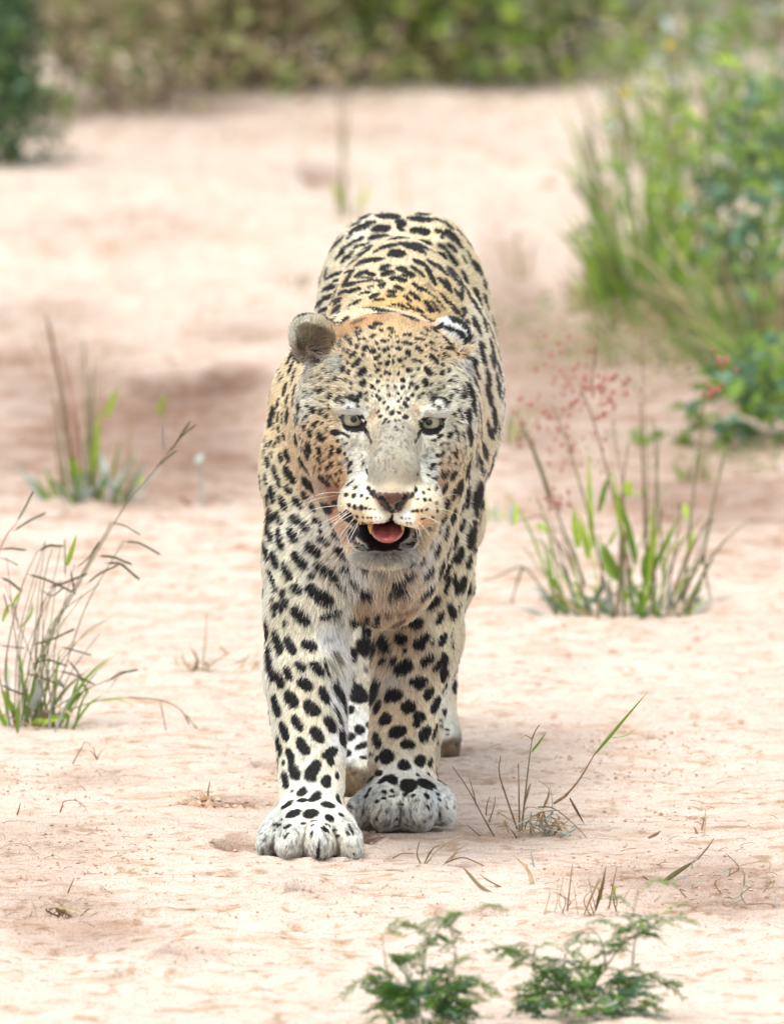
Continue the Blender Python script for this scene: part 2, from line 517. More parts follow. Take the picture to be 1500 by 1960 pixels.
# hollows
ell(603, 660, -0.036, 0.0300, 0.031, 0.0270, 0.004, 's', rot=0.45)
ell(586, 640, -0.030, 0.0170, 0.022, 0.0160, 0.006, 's', rot=0.45)        # open left ear
ell(733, 1026, -0.215, 0.0450, 0.100, 0.0178, 0.006, 's')                 # mouth
ell(676, 813, -0.140, 0.0138, 0.050, 0.0062, 0.0015, 's', rot=0.08)        # eye openings
ell(824, 817, -0.140, 0.0138, 0.050, 0.0068, 0.0015, 's', rot=-0.04)
cap((706, 932, -0.250), (716, 950, -0.262), 0.0022, 0.0028, 0.002, 's')   # nostrils
cap((716, 950, -0.262), (740, 972, -0.262), 0.0028, 0.0040, 0.002, 's')
cap((796, 938, -0.250), (784, 953, -0.262), 0.0022, 0.0028, 0.002, 's')
cap((784, 953, -0.262), (764, 968, -0.262), 0.0028, 0.0040, 0.002, 's')
cap((751, 980, -0.255), (749, 1004, -0.245), 0.0018, 0.0022, 0.002, 's')  # philtrum

HEAD_LO = W(540, 1110, 0.0); HEAD_LO[1] = -0.33
HEAD_HI = W(925, 590, 0.0); HEAD_HI[1] = 0.10


def prim_d(pr, P):
    kind, q = pr[0], pr[1]
    if kind == 'e':
        c, r, M = q
        L = (P - c) @ M
        k0 = np.sqrt(((L / r) ** 2).sum(1))
        k1 = np.sqrt(((L / (r * r)) ** 2).sum(1))
        return k0 * (k0 - 1.0) / np.maximum(k1, 1e-6)
    A, B, ra, rb = q
    ab = B - A
    t = np.clip(((P - A) @ ab) / (ab @ ab), 0, 1)
    return np.sqrt(((P - (A + t[:, None] * ab)) ** 2).sum(1)) - (ra + (rb - ra) * t)


def pbound(pr):
    if pr[0] == 'e':
        c, r, M = pr[1]
        return c, max(r)
    A, B, ra, rb = pr[1]
    return (A + B) / 2, np.linalg.norm(A - B) / 2 + max(ra, rb)


BND = [pbound(p) for p in PRIMS]


def sdf(P):
    d = np.full(len(P), 0.3)
    for pr, (c, R) in zip(PRIMS, BND):
        k = pr[2]
        m = (((P - c) ** 2).sum(1) < (R + 0.05 + 2 * k) ** 2)
        if pr[3] == 'u':
            m &= True
        if not m.any():
            continue
        e = prim_d(pr, P[m])
        a = d[m]
        if pr[3] == 'u':
            h = np.clip(0.5 + 0.5 * (a - e) / k, 0, 1)
            d[m] = a * (1 - h) + e * h - k * h * (1 - h)
        else:
            e = -e
            h = np.clip(0.5 - 0.5 * (a - e) / k, 0, 1)
            d[m] = a * (1 - h) + e * h + k * h * (1 - h)
    return d


def grad(P, e=0.0008):
    g = np.zeros_like(P)
    for o in ((1, -1, -1), (-1, -1, 1), (-1, 1, -1), (1, 1, 1)):
        o = np.array(o, float)
        g += o * sdf(P + o * e)[:, None]
    return g / (4 * e)


def surface_nets(lo, hi, h, coarse=5):
    n = (np.ceil((hi - lo) / h / coarse).astype(int)) * coarse + 1
    cn = (n - 1) // coarse + 1
    cg = np.stack(np.meshgrid(*[lo[i] + np.arange(cn[i]) * h * coarse for i in range(3)], indexing='ij'), -1)
    cv = sdf(cg.reshape(-1, 3)).reshape(cn)
    near = np.abs(cv) < h * coarse * 1.35
    blk = np.zeros(np.array(cn) - 1, bool)
    for dx in (0, 1):
        for dy in (0, 1):
            for dz in (0, 1):
                blk |= near[dx:cn[0] - 1 + dx, dy:cn[1] - 1 + dy, dz:cn[2] - 1 + dz]
    V = np.repeat(np.repeat(np.repeat(cv, coarse, 0), coarse, 1), coarse, 2)[:n[0], :n[1], :n[2]].astype(np.float64)
    m = np.zeros(n, bool)
    b = np.repeat(np.repeat(np.repeat(blk, coarse, 0), coarse, 1), coarse, 2)
    m[:b.shape[0], :b.shape[1], :b.shape[2]] = b
    m[1:] |= m[:-1].copy(); m[:, 1:] |= m[:, :-1].copy(); m[:, :, 1:] |= m[:, :, :-1].copy()
    idx = np.argwhere(m)
    V[m] = sdf(lo + idx * h)
    S = V < 0
    c = [slice(0, -1), slice(1, None)]
    cnt = np.zeros(np.array(n) - 1, int)
    for dx in (0, 1):
        for dy in (0, 1):
            for dz in (0, 1):
                cnt += S[c[dx], c[dy], c[dz]]
    cells = np.argwhere((cnt > 0) & (cnt < 8))
    cid = -np.ones(np.array(n) - 1, np.int64)
    cid[cells[:, 0], cells[:, 1], cells[:, 2]] = np.arange(len(cells))
    acc = np.zeros((len(cells), 3)); num = np.zeros(len(cells))
    cor = [(x, y, z) for x in (0, 1) for y in (0, 1) for z in (0, 1)]
    for a in cor:
        for ax in range(3):
            if a[ax]:
                continue
            bq = list(a); bq[ax] = 1
            va = V[cells[:, 0] + a[0], cells[:, 1] + a[1], cells[:, 2] + a[2]]
            vb = V[cells[:, 0] + bq[0], cells[:, 1] + bq[1], cells[:, 2] + bq[2]]
            x = (va < 0) != (vb < 0)
            t = np.where(x, va / np.where(x, va - vb, 1), 0)
            p = np.array(a, float) + t[:, None] * (np.array(bq) - np.array(a))
            acc[x] += p[x]; num[x] += 1
    Vt = lo + (cells + acc / num[:, None]) * h
    quads = []
    for ax in range(3):
        u, v = (ax + 1) % 3, (ax + 2) % 3
        s0 = [slice(None)] * 3; s1 = [slice(None)] * 3
        s0[ax] = slice(0, -1); s1[ax] = slice(1, None)
        A, B = S[tuple(s0)], S[tuple(s1)]
        e = np.argwhere(A != B)
        ok = (e[:, u] > 0) & (e[:, v] > 0) & (e[:, u] < n[u] - 1) & (e[:, v] < n[v] - 1)
        e = e[ok]
        ins = A[e[:, 0], e[:, 1], e[:, 2]]
        q = []
        for (du, dv) in ((1, 1), (0, 1), (0, 0), (1, 0)):
            f = e.copy(); f[:, u] -= du; f[:, v] -= dv
            q.append(cid[f[:, 0], f[:, 1], f[:, 2]])
        q = np.stack(q, 1)
        q[~ins] = q[~ins][:, ::-1]
        quads.append(q)
    return Vt, np.concatenate(quads)


def subdivide(V, F):
    E = np.stack([F, np.roll(F, -1, 1)], -1).reshape(-1, 2)
    Es = np.sort(E, 1)
    key = Es[:, 0] * len(V) + Es[:, 1]
    uq, inv = np.unique(key, return_inverse=True)
    mid = (V[uq // len(V)] + V[uq % len(V)]) / 2
    fc = V[F].mean(1)
    nV = np.concatenate([V, mid, fc])
    em = (inv + len(V)).reshape(-1, 4)
    ci = np.arange(len(F)) + len(V) + len(mid)
    out = [np.stack([F[:, i], em[:, i], ci, em[:, i - 1]], 1) for i in range(4)]
    return nV, np.concatenate(out)


def project(V, it=2):
    for _ in range(it):
        d = sdf(V)
        g = grad(V)
        st = d / np.maximum((g ** 2).sum(1), 0.15)
        st = np.clip(st, -0.003, 0.003)
        V = V - g * st[:, None]
    return V


lo = np.array([-0.30, -0.33, -0.02])
hi = np.array([0.30, 1.70, 0.84])
LV, LF = surface_nets(lo, hi, 0.0052)
LV = project(LV, 1)
LV, LF = subdivide(LV, LF)
LV = project(LV, 2)
G_ = grad(LV)
LN = G_ / np.maximum(np.linalg.norm(G_, axis=1), 1e-6)[:, None]
LV[:, 2] = np.maximum(LV[:, 2], -0.004)
print('leopard verts', len(LV), len(LF))
TRI = np.concatenate([LF[:, [0, 1, 2]], LF[:, [0, 2, 3]]])
BVH = BVHTree.FromPolygons(LV.tolist(), TRI.tolist(), all_triangles=True)
# ================================================================== LEOPARD: rosettes, spots and coat colours
# every spot: x1,y1,x2,y2,width (+ colour key) read off the photograph tile by tile, then laid on the skin as a 3-D patch
TILES = [
 ((560, 600), 8.333, "1290,160,1430,190,40;1210,215,1330,240,45;1370,265,1460,285,35;960,245,1080,240,18;970,315,1120,285,28;1000,355,1080,340,25;1250,335,1340,350,28;1210,370,1300,390,35;840,385,900,370,40;870,430,950,410,40;1030,430,1080,405,45;1080,400,1180,415,35;1390,435,1500,450,45;1310,480,1380,470,40;910,500,955,470,50;1000,535,1070,520,65;1120,600,1210,510,65;1240,640,1320,560,85;1430,610,1500,560,60;850,640,910,570,40;900,710,1020,620,60;1290,740,1400,670,50;940,860,1100,720,75;1370,820,1430,780,60;1480,840,1500,770,40;780,950,830,830,60;1040,990,1190,870,110;1310,930,1390,890,55;1380,990,1440,1000,45;1460,980,1500,920,50;1070,1150,1190,1070,90;730,810,770,750,25;660,1100,720,990,45;830,1090,880,1050,50;1320,1085,1400,1090,50;1400,1150,1440,1155,35;420,1270,510,1190,60;730,1250,780,1190,45;920,1210,970,1170,40;1230,1140,1330,1220,45;560,1360,640,1270,70;870,1400,960,1290,75;980,1440,1100,1260,65;1150,1310,1210,1260,50;1330,1290,1350,1340,45;1360,1350,1410,1400,50;1450,1460,1480,1390,40;710,1430,780,1330,60;580,1500,630,1420,50;210,1340,240,1320,30;780,1450,820,1420,30;420,90,530,30,50;560,190,680,70,35;640,240,720,140,40;740,280,870,60,60;980,190,1120,90,60,b;1350,10,1500,20,45;20,640,150,790,90;270,690,450,830,90;340,600,480,610,30"),
 ((740, 600), 8.333, "0,245,130,250,40;270,40,460,140,50;560,10,620,100,50;660,90,730,160,50;700,250,870,205,55;870,210,1100,270,65;1100,270,1260,380,90;1230,430,1340,490,120;980,60,1180,90,50;1180,90,1290,250,60;1290,250,1340,420,50;690,260,850,320,25;890,400,1010,480,75;910,570,1060,565,45;1040,650,1150,640,40;250,355,400,345,45;440,400,600,430,40;520,320,660,370,18;580,250,680,290,25;660,460,760,500,35;740,570,800,610,35;60,310,130,300,35;20,340,60,370,25;60,385,95,375,25;130,375,190,370,25;0,430,40,440,30;140,455,210,450,40;230,470,420,485,45;70,540,100,520,35;140,565,240,560,50;0,570,30,560,50;300,590,370,690,75;440,560,570,600,85;670,650,820,810,65;870,640,930,690,35;800,680,840,690,25;390,740,490,760,50;120,660,120,700,30;90,820,110,730,40;170,720,250,780,55;0,850,30,740,50;590,850,720,1000,90;300,890,400,930,65;30,990,60,930,45;180,1000,200,920,35;370,1020,430,1000,40;860,900,880,990,50;950,870,990,950,45;560,1060,660,1150,100;360,1130,440,1110,60;220,1100,280,1040,65;220,1210,290,1150,50;440,1240,500,1150,60;0,1080,20,1040,40;0,1180,20,1130,40;960,1090,1030,1050,40;810,1110,850,1090,40;790,1200,840,1200,40;880,1200,910,1130,30;160,1270,200,1290,45;380,1330,430,1280,50;310,1330,360,1390,50;530,1290,600,1270,40;660,1260,720,1260,40;970,1380,1030,1290,60;1060,1200,1090,1280,30;700,1330,800,1290,60,b;860,1330,950,1460,45;700,1400,740,1400,60;1130,1300,1220,1340,70;1170,1150,1240,1330,30;1260,1130,1350,1350,70;1320,920,1370,1120,45;1310,1400,1380,1500,40;260,1400,320,1480,50;170,1380,190,1420,35;1410,1400,1460,1500,60"),
 ((560, 760), 8.333, "30,90,20,30,40;140,70,110,270,30;240,180,270,110,40;340,160,330,280,70;430,300,490,170,75;580,210,630,100,60;550,350,555,260,50;240,350,240,270,45;170,250,190,210,20;90,430,130,340,40;190,540,200,430,50;350,500,360,400,45;470,450,480,400,35;590,400,620,380,30;550,470,560,590,30;280,500,310,640,55;430,550,500,720,95;610,560,760,580,90;760,560,920,640,35;230,700,300,900,65;180,800,270,1000,40;400,780,480,930,65;710,700,750,700,40;770,680,800,670,25;620,750,660,840,35;600,840,650,930,55;710,820,770,900,75;820,760,890,720,25;400,950,480,1080,45;600,1050,660,1080,70;540,1090,600,1160,60;740,1030,770,1080,35;850,980,890,1000,45;870,1140,960,1030,50;890,1190,960,1200,50;1110,1100,1140,1020,25;600,1220,650,1310,35;750,1260,770,1340,35;1180,1160,1210,1230,45;430,1230,610,1410,65;700,1330,740,1440,40;890,1390,940,1370,50;980,1450,1020,1440,50;50,570,110,770,80;90,990,370,1240,90;0,1280,70,1360,80;710,90,780,20,60;860,60,930,10,70;960,90,1010,10,60;1010,120,1060,160,35;870,150,920,170,40;790,100,830,90,35;1140,20,1200,80,60,b;1170,140,1220,190,50,b;1370,0,1420,60,50;1440,130,1480,60,45;1350,270,1370,210,35;1380,340,1420,280,50;1430,440,1500,330,35"),
 ((740, 760), 8.333, "270,70,320,190,60;330,10,360,60,45;170,90,190,60,35;0,220,30,140,40;210,150,240,200,40;60,300,110,210,60;170,220,210,280,50;260,350,340,290,65;20,420,40,370,35;120,370,160,370,40;200,390,220,360,35;130,460,160,500,30;170,540,190,500,30;240,490,270,470,25;700,60,820,20,60;720,110,780,150,45;870,20,950,150,50;800,150,860,190,40;980,0,1020,40,45;1010,180,1040,270,40;1130,170,1160,270,35;1060,250,1100,310,50;1170,260,1200,380,30;1260,170,1310,440,80;1310,100,1420,290,50;1430,60,1440,170,60;1020,400,1050,430,25;1150,400,1160,440,20;1080,460,1070,600,35;1280,470,1340,770,80;960,660,1020,560,60;1130,550,1110,710,40;1200,550,1200,640,30;800,650,900,590,45;720,700,800,670,35;840,760,880,760,40;900,730,930,720,35;1110,810,1070,950,45;960,860,1000,790,20;1000,910,1040,850,25;790,930,830,940,50;860,950,910,860,40;940,1070,1010,960,35;810,1080,880,1040,25;1060,1080,1110,1040,25;690,1110,770,1080,70;660,1150,720,1150,35;820,1240,890,1170,40;860,1290,980,1160,35;1000,1330,1070,1160,80;750,1310,780,1270,40;640,1250,670,1250,35;720,1300,750,1300,40;480,1230,500,1250,30;470,1300,480,1310,20;1150,1040,1150,1100,25;1240,1160,1330,950,100;1120,1500,1190,1290,90;880,1470,910,1350,50;1270,1340,1290,1180,30;1280,1480,1300,1410,35;1380,950,1430,750,30;1420,1050,1450,900,30;780,1470,810,1440,30;450,1480,470,1430,30;660,1480,680,1460,30"),
 ((620, 920), 8.333, "200,20,240,100,35;390,50,440,40,45;480,120,520,120,45;330,210,390,240,55;440,240,510,240,60;570,240,620,240,50;670,275,710,275,35;360,370,440,400,50;450,400,530,440,60;570,430,620,440,65;640,440,690,440,45;720,450,750,450,30;790,460,820,460,15;410,520,470,560,35;500,560,550,590,45;600,580,640,590,40;670,590,705,590,35;740,590,765,590,28;820,575,840,580,25;880,590,900,590,18;600,680,640,690,35;670,680,700,690,30;750,665,770,675,25;690,730,710,730,15;1370,490,1390,490,18;1400,490,1440,490,38;1460,480,1500,480,45;1220,590,1260,600,22;1290,605,1320,605,22;1350,600,1380,600,20;1310,670,1330,680,25;1370,670,1390,680,25;1460,310,1500,300,35;330,480,460,620,80;430,620,560,680,50;140,340,280,380,70;250,560,430,600,80;80,650,220,730,60;120,860,210,900,70;200,930,290,950,50;0,940,80,1040,70;150,1080,440,1270,110;530,1300,720,1450,70;30,1240,90,1280,50,b;270,1390,430,1460,70;1120,1360,1390,1280,100;1370,1490,1450,1470,50;720,1150,760,1140,30,b;820,1150,840,1190,30,b;1050,1190,1060,1195,20,b;1110,1160,1120,1170,20,b"),
 ((780, 920), 8.333, "430,170,470,50,25,b;540,200,590,20,55;690,310,750,110,50;770,230,850,10,95;430,370,480,340,40,b;460,440,480,510,35;570,450,650,300,80;940,450,960,80,60;1040,500,1210,90,150;1170,440,1250,290,50;800,580,870,330,45;670,680,750,430,60;830,810,910,620,60;500,730,550,560,45;380,570,410,610,40;270,720,310,780,35;360,770,400,710,30;480,770,490,820,45;580,930,620,690,50;700,900,750,720,60;730,1130,780,920,35;950,1050,1110,680,130;300,1040,370,930,50;390,1210,510,1000,70;590,1220,660,1040,70;200,1090,240,1060,45;150,1300,260,1180,80;780,1350,870,1060,100;920,1400,1020,1190,60;700,1330,760,1150,45;1040,1150,1120,1060,35;490,1470,560,1310,60;580,1490,690,1330,60;260,1490,400,1370,50,g;0,1260,60,1270,60;60,1490,120,1450,50;240,185,260,195,40;320,150,350,140,35;140,300,190,290,35;250,305,300,305,50;340,305,370,305,40;60,490,90,485,35;130,485,170,480,45;200,490,240,470,45;270,470,340,450,35;200,620,290,590,25"),
 ((500, 660), 9.375, "430,250,520,20,35;460,370,560,190,35;480,500,600,320,60;590,530,640,420,40;540,680,600,580,50;310,600,340,480,20;330,660,400,550,30;400,920,470,670,55;610,900,650,700,40;730,650,750,790,30;440,1080,500,920,45;570,960,610,1080,50;280,1150,320,960,40;350,1060,370,1090,25;130,1500,230,1100,75;440,1380,510,1180,80;690,1250,730,1030,35;670,1420,700,1320,50;290,1400,300,1200,35;370,1420,380,1200,25;220,1540,230,1400,25;300,1440,340,1570,40;390,1580,440,1720,50;290,1760,350,1640,80;220,1850,260,1730,50;80,1850,90,1640,20;140,1860,180,1720,35"),
 ((500, 860), 7.5, "340,0,420,180,75;260,40,300,190,50;75,110,120,260,60;150,20,150,140,25;40,0,50,110,15;160,230,280,550,50;320,240,500,490,80;580,420,840,630,110;340,520,440,640,75;560,610,690,710,75;130,520,180,780,70;250,660,370,890,80;80,640,90,830,45;50,340,80,520,25;430,690,600,860,75;690,800,780,860,80;740,870,800,900,35;850,780,1050,880,90;1040,740,1150,790,60;100,860,170,1060,70;200,890,300,1090,65;420,960,560,1060,110;560,1060,700,1180,95;720,990,880,1080,80;980,1040,1100,1090,70;820,1150,880,1220,50;80,1120,160,1320,80;220,1140,310,1460,70;370,1140,520,1340,90;800,1260,980,1390,70;1010,1250,1100,1190,60;1090,1300,1150,1300,45;40,1320,90,1500,40;160,1460,200,1500,50;45,900,50,1120,20;1180,960,1320,1050,90"),
 ((500, 1040), 6.25, "30,20,80,200,45;200,0,270,80,60;120,100,200,300,70;360,90,550,320,95;530,0,710,160,100;250,240,360,460,80;80,310,190,590,40;560,370,640,420,60;630,250,930,440,90;950,290,1080,350,60;1340,300,1500,430,90,g;360,490,480,620,90;540,500,700,660,130;640,600,850,730,160;870,500,1040,580,55;1060,450,1180,520,65;1210,540,1320,660,110;240,550,310,780,70;130,650,150,800,30;160,890,190,700,40;210,690,250,850,45;350,770,580,980,110;700,900,960,820,70;860,920,980,960,50,g;270,920,300,1000,50;50,1230,90,950,50;150,1050,240,1340,85;290,1110,400,1340,95;480,1190,670,1270,110;1040,900,1160,1000,90;1130,990,1270,870,80;1330,1010,1410,830,60;1140,1220,1330,1270,190;1320,1390,1380,1200,50;1000,1260,1120,1420,150;850,1310,950,1460,60,b;730,1190,880,1150,50,g"),
 ((500, 1260), 6.25, "80,-170,140,280,70;410,50,530,150,85;590,50,740,200,100;170,160,260,360,85;280,110,370,270,85;430,250,620,380,120;290,400,430,580,120;700,340,800,560,85;870,290,1000,650,70;510,520,690,680,140;130,440,220,710,75;370,680,480,870,90;760,700,880,900,90;230,750,310,990,75;600,830,740,1010,120;430,950,560,1160,105;860,560,950,800,35;950,850,980,1070,50;180,940,240,1160,50;310,1080,380,1280,75;340,1260,450,1450,105;740,1190,910,1080,100;800,1130,840,1290,80;540,1460,690,1230,120;250,1230,280,1270,40;250,1370,310,1500,70;720,1500,830,1420,100;880,1370,930,1450,45;740,30,810,240,25;800,20,870,180,40,g;1040,320,1240,530,190;1270,520,1410,320,110;1010,640,1110,600,90;1120,820,1230,900,100;1260,770,1320,850,65;1010,950,1120,930,95;1120,1090,1270,1020,60;990,1160,1080,1120,75;1180,1190,1270,1190,40;1290,1150,1350,1150,40;1230,110,1270,170,45,b"),
 ((680, 1060), 6.25, "440,400,720,230,75;370,490,620,450,60;790,290,930,160,60;760,510,930,390,70;920,350,950,340,30;980,290,1050,100,45;1050,300,1120,120,50;850,670,1010,510,85;1060,480,1130,270,50;1170,240,1210,490,45;1240,470,1310,270,80;1320,180,1390,20,45;960,850,1050,690,60;1100,600,1190,780,95;620,830,810,830,140;480,990,610,1050,130;690,1120,890,960,90;730,1120,830,1080,90;270,1020,400,1150,140;1000,1110,1090,950,75;890,1080,940,1070,50;580,1170,620,1150,50;410,890,570,750,50,b;320,660,440,720,60,b;270,870,320,880,40;350,880,390,880,40;300,1330,380,1240,80;410,1340,490,1250,60;470,1430,680,1290,150;770,1320,940,1220,85;790,1350,850,1330,50;930,1420,1080,1180,60;1020,1480,1100,1220,50;1150,1130,1170,1040,25;480,690,780,610,25,b;390,590,680,520,20,b;400,1200,440,1150,40,b;1220,700,1260,590,20;1130,1050,1170,880,12"),
 ((680, 1280), 6.25, "640,180,870,130,90;700,220,830,190,80;830,370,930,220,100;380,410,420,250,80;400,330,550,310,150;550,470,710,450,140;910,530,1010,340,80;1030,170,1090,10,60;280,620,430,600,130;230,550,300,380,60;690,600,830,560,110;700,700,760,620,80;760,840,900,700,110;780,860,860,780,110;390,790,610,720,130;220,770,290,960,75;530,920,700,890,100;620,950,710,880,90;280,1050,460,1060,160;710,1100,830,1110,120;740,1160,820,1050,110;500,1140,660,1180,120;240,1240,310,1270,75;290,1330,380,1330,80;390,1340,490,1310,110;530,1390,740,1390,140;780,1390,900,1370,130;920,1370,950,1440,40;880,1190,910,1060,35;920,870,980,660,30;1030,300,1100,180,25;720,1270,770,1275,35;860,1260,900,1270,35;160,1370,200,1290,30;240,1130,270,1040,40;1040,500,1110,570,65;1000,620,1030,620,30;1000,690,1080,690,25;1060,730,1130,735,28;1080,785,1130,785,15;970,880,990,910,25;1200,890,1210,920,20"),
 ((580, 400), 7.5, "800,140,970,90,40;650,260,820,190,30;650,350,850,230,50;850,220,1040,200,55;740,320,960,260,35;1040,110,1380,90,100;1320,200,1480,190,110;1360,290,1440,280,80;970,290,1270,280,95;450,480,520,390,25;400,600,560,430,50;610,430,710,380,30;500,630,880,400,45;930,420,1230,385,60;1260,450,1500,380,70;390,620,440,520,40;460,720,600,620,40;710,560,980,490,35;820,570,1000,540,50;1010,610,1120,590,45;1110,540,1320,540,85;540,760,740,620,55;640,720,880,640,40;1200,650,1480,640,100;580,830,780,740,60;740,800,1150,710,60;1090,850,1250,830,80;1140,900,1280,940,110;300,1000,360,880,50;330,1010,560,900,40;550,910,740,890,40;730,960,920,910,60;900,910,1040,960,55;770,990,1000,990,25;1320,850,1500,870,60;1400,940,1500,970,35;1230,980,1490,1040,60;270,1180,430,1080,40;340,1170,580,1060,40;420,1040,630,1000,35;560,1110,760,1070,60;750,1060,1140,1025,35;930,1120,1020,1120,40;1060,1110,1200,1060,40;1100,1130,1180,1110,40;1300,1100,1460,1180,55;230,1390,320,1270,50;300,1290,480,1220,60;490,1230,640,1180,50;630,1190,830,1150,60;330,1350,560,1280,40;430,1370,560,1290,50;800,1220,980,1190,30;940,1270,1110,1220,60;1200,1170,1350,1200,45;1190,1240,1350,1260,45;1450,1240,1500,1290,50;70,1480,210,1330,50;210,1490,370,1420,50;410,1480,540,1400,60;640,1400,700,1370,30;710,1350,840,1320,55;1000,1310,1170,1300,40;1250,1360,1480,1410,30;890,1440,1050,1420,80;1060,1480,1300,1480,60;600,1490,680,1450,35;790,1450,850,1430,30;1180,1400,1480,1470,25"),
 ((760, 400), 7.5, "160,50,420,60,25;170,110,500,180,85;510,130,780,250,35;700,210,820,310,35;170,300,480,340,90;530,300,700,360,60;620,380,670,430,40;700,370,820,480,35;690,290,900,480,60;850,440,930,580,50;50,510,400,600,85;300,470,500,490,55;590,620,690,730,80;580,490,700,590,60;480,600,600,680,35;700,580,860,820,50;740,700,860,820,45;710,490,860,630,50;1000,440,1090,570,50;850,290,960,400,25;220,740,430,810,60;400,790,540,1090,60;190,810,390,980,45;60,870,260,970,50;50,940,240,990,40;480,740,600,880,75;560,780,720,960,40;600,980,740,1180,55;710,1010,760,1200,60;770,900,850,1070,85;890,990,930,1300,45;920,860,1010,1070,45;980,1130,1020,1260,40;840,1150,880,1290,55;220,1050,350,1200,50;320,1110,490,1240,35;400,1060,530,1180,50,g;1110,740,1190,950,80;1230,1020,1280,1150,40;1110,1120,1180,1400,70;1050,1330,1170,1430,100;1240,1210,1280,1360,50;180,1180,330,1330,60;90,1240,210,1340,40;630,1210,740,1380,40;500,1230,690,1450,30;380,1310,530,1490,55;490,1310,600,1490,40;780,1340,850,1500,60;860,1450,890,1500,35;930,1410,980,1500,60;280,1420,370,1500,60;130,1340,270,1480,30;0,1360,180,1440,35;420,1430,480,1500,40;1000,590,1050,760,25;920,650,1000,790,30;1290,1370,1310,1450,20"),
 ((840, 580), 9.375, "230,10,290,210,60;330,110,370,240,40;410,280,480,80,55;640,270,700,560,100;790,240,820,500,60;880,400,940,600,65;930,240,1040,590,50;470,290,540,420,60;940,610,1000,790,40;900,760,1000,960,110;750,690,780,800,70;690,820,840,1050,140;1120,790,1190,1060,45;570,1000,620,1200,70;600,1200,720,1330,90;640,1350,690,1600,75;550,1200,600,1450,40;820,1240,920,1440,110;800,1530,950,1780,150;1010,1090,1140,1360,95;1000,1340,1100,1630,95;1130,1790,1190,1490,40;390,1470,460,1700,60,g;470,1460,620,1800,70;650,1760,700,1870,55"),
 ((840, 760), 9.375, "930,220,1030,480,110;840,440,890,620,75;850,650,1010,600,130;890,700,980,740,60;720,230,740,600,50;650,70,690,200,50;700,600,720,740,30;740,850,870,1100,130;700,1180,790,1330,110;940,1150,1010,930,60;880,1420,980,1170,90;650,1250,690,1000,35;1060,790,1080,690,20;1100,490,1130,320,20;640,950,680,850,35"),
 ((490, 1480), 7.143, "360,0,430,210,75;460,0,580,80,90;690,0,820,100,110;910,50,1010,200,110;1080,20,1120,80,45;470,245,520,250,45;560,320,690,210,100;600,400,660,350,80;740,400,870,270,100;380,490,480,370,65;920,390,1050,480,100;1110,290,1150,430,50;1170,400,1220,480,35;420,610,600,500,90;640,580,860,530,110;950,630,1060,610,100;1120,550,1200,590,40;230,700,350,715,45;380,770,480,700,40;600,690,690,690,40;750,660,850,650,18;730,730,800,700,22;890,740,990,810,50;1040,790,1110,780,40;1260,690,1330,850,35;1230,800,1280,850,35;1080,870,1150,850,40;750,850,780,820,45;230,785,280,780,25;380,900,450,810,30;930,690,1020,730,20;345,640,370,650,30;100,940,120,900,20;1280,990,1310,1030,22,g;940,1170,960,1130,35;1040,1180,1060,1130,40;850,1190,860,990,40;1040,1060,1050,1030,20;410,1030,430,1000,18;530,1010,550,950,20;1330,1130,1340,1080,20"),
 ((660, 1440), 6.818, "480,530,540,510,55;590,510,650,500,55;750,550,810,555,50;860,580,920,550,40;1030,550,1110,600,50;1170,545,1240,550,30;1200,615,1260,630,30;390,660,450,640,40;470,610,540,600,30;570,580,660,575,20;730,660,770,700,35;1060,690,1100,760,35;1320,700,1350,740,20;270,600,340,460,30;530,790,580,740,50,g;410,890,430,850,30;1020,910,1050,890,35;1240,850,1250,800,20;660,890,690,870,25;720,770,740,760,25;1320,910,1335,900,20"),
]
# dark skin without much fur: eye rims, tear lines, nostrils, lips (photograph pixels)
BARE = [
 (652, 798, 664, 816, 8), (664, 817, 680, 826, 8), (680, 826, 698, 820, 9), (698, 819, 702, 804, 8), (654, 796, 700, 798, 7),
 (697, 822, 708, 838, 9), (706, 836, 712, 850, 5), (648, 797, 656, 802, 6),
 (803, 805, 805, 822, 7), (805, 822, 822, 832, 8), (822, 832, 842, 826, 8), (842, 825, 850, 808, 8), (804, 802, 850, 802, 7),
 (798, 838, 806, 826, 8), (793, 850, 799, 838, 6), (846, 804, 855, 802, 5),
 (703, 929, 708, 942, 9), (708, 940, 722, 952, 11), (722, 952, 738, 963, 13), (736, 960, 742, 978, 12),
 (798, 932, 793, 944, 8), (793, 943, 782, 953, 10), (782, 953, 768, 961, 12), (768, 958, 762, 976, 11),
 (750, 984, 749, 1003, 8), (745, 980, 757, 980, 8),
 (668, 1012, 676, 1040, 18), (676, 1040, 700, 1056, 10), (700, 1052, 770, 1051, 6), (770, 1050, 794, 1040, 12), (795, 1040, 797, 1008, 10),
 (672, 1004, 690, 1014, 8),
]

TOES = [(527, 1596, 524, 1640, 4), (583, 1588, 582, 1646, 5), (640, 1592, 650, 1648, 5), (611, 1612, 611, 1645, 4), (767, 1538, 763, 1586, 6), (724, 1555, 716, 1580, 4), (838, 1540, 842, 1574, 5), (700, 1520, 694, 1560, 3)]  # brown strokes painting shade and dirt into the gaps between the front toes


def hit(px, py):
    d = ray(px, py)
    loc, nor, idx, dist = BVH.ray_cast(Vector(CAM), Vector(d))
    if loc is None:
        return None, None
    n = np.array(nor)
    if n @ d > 0:
        n = -n
    return np.array(loc), n


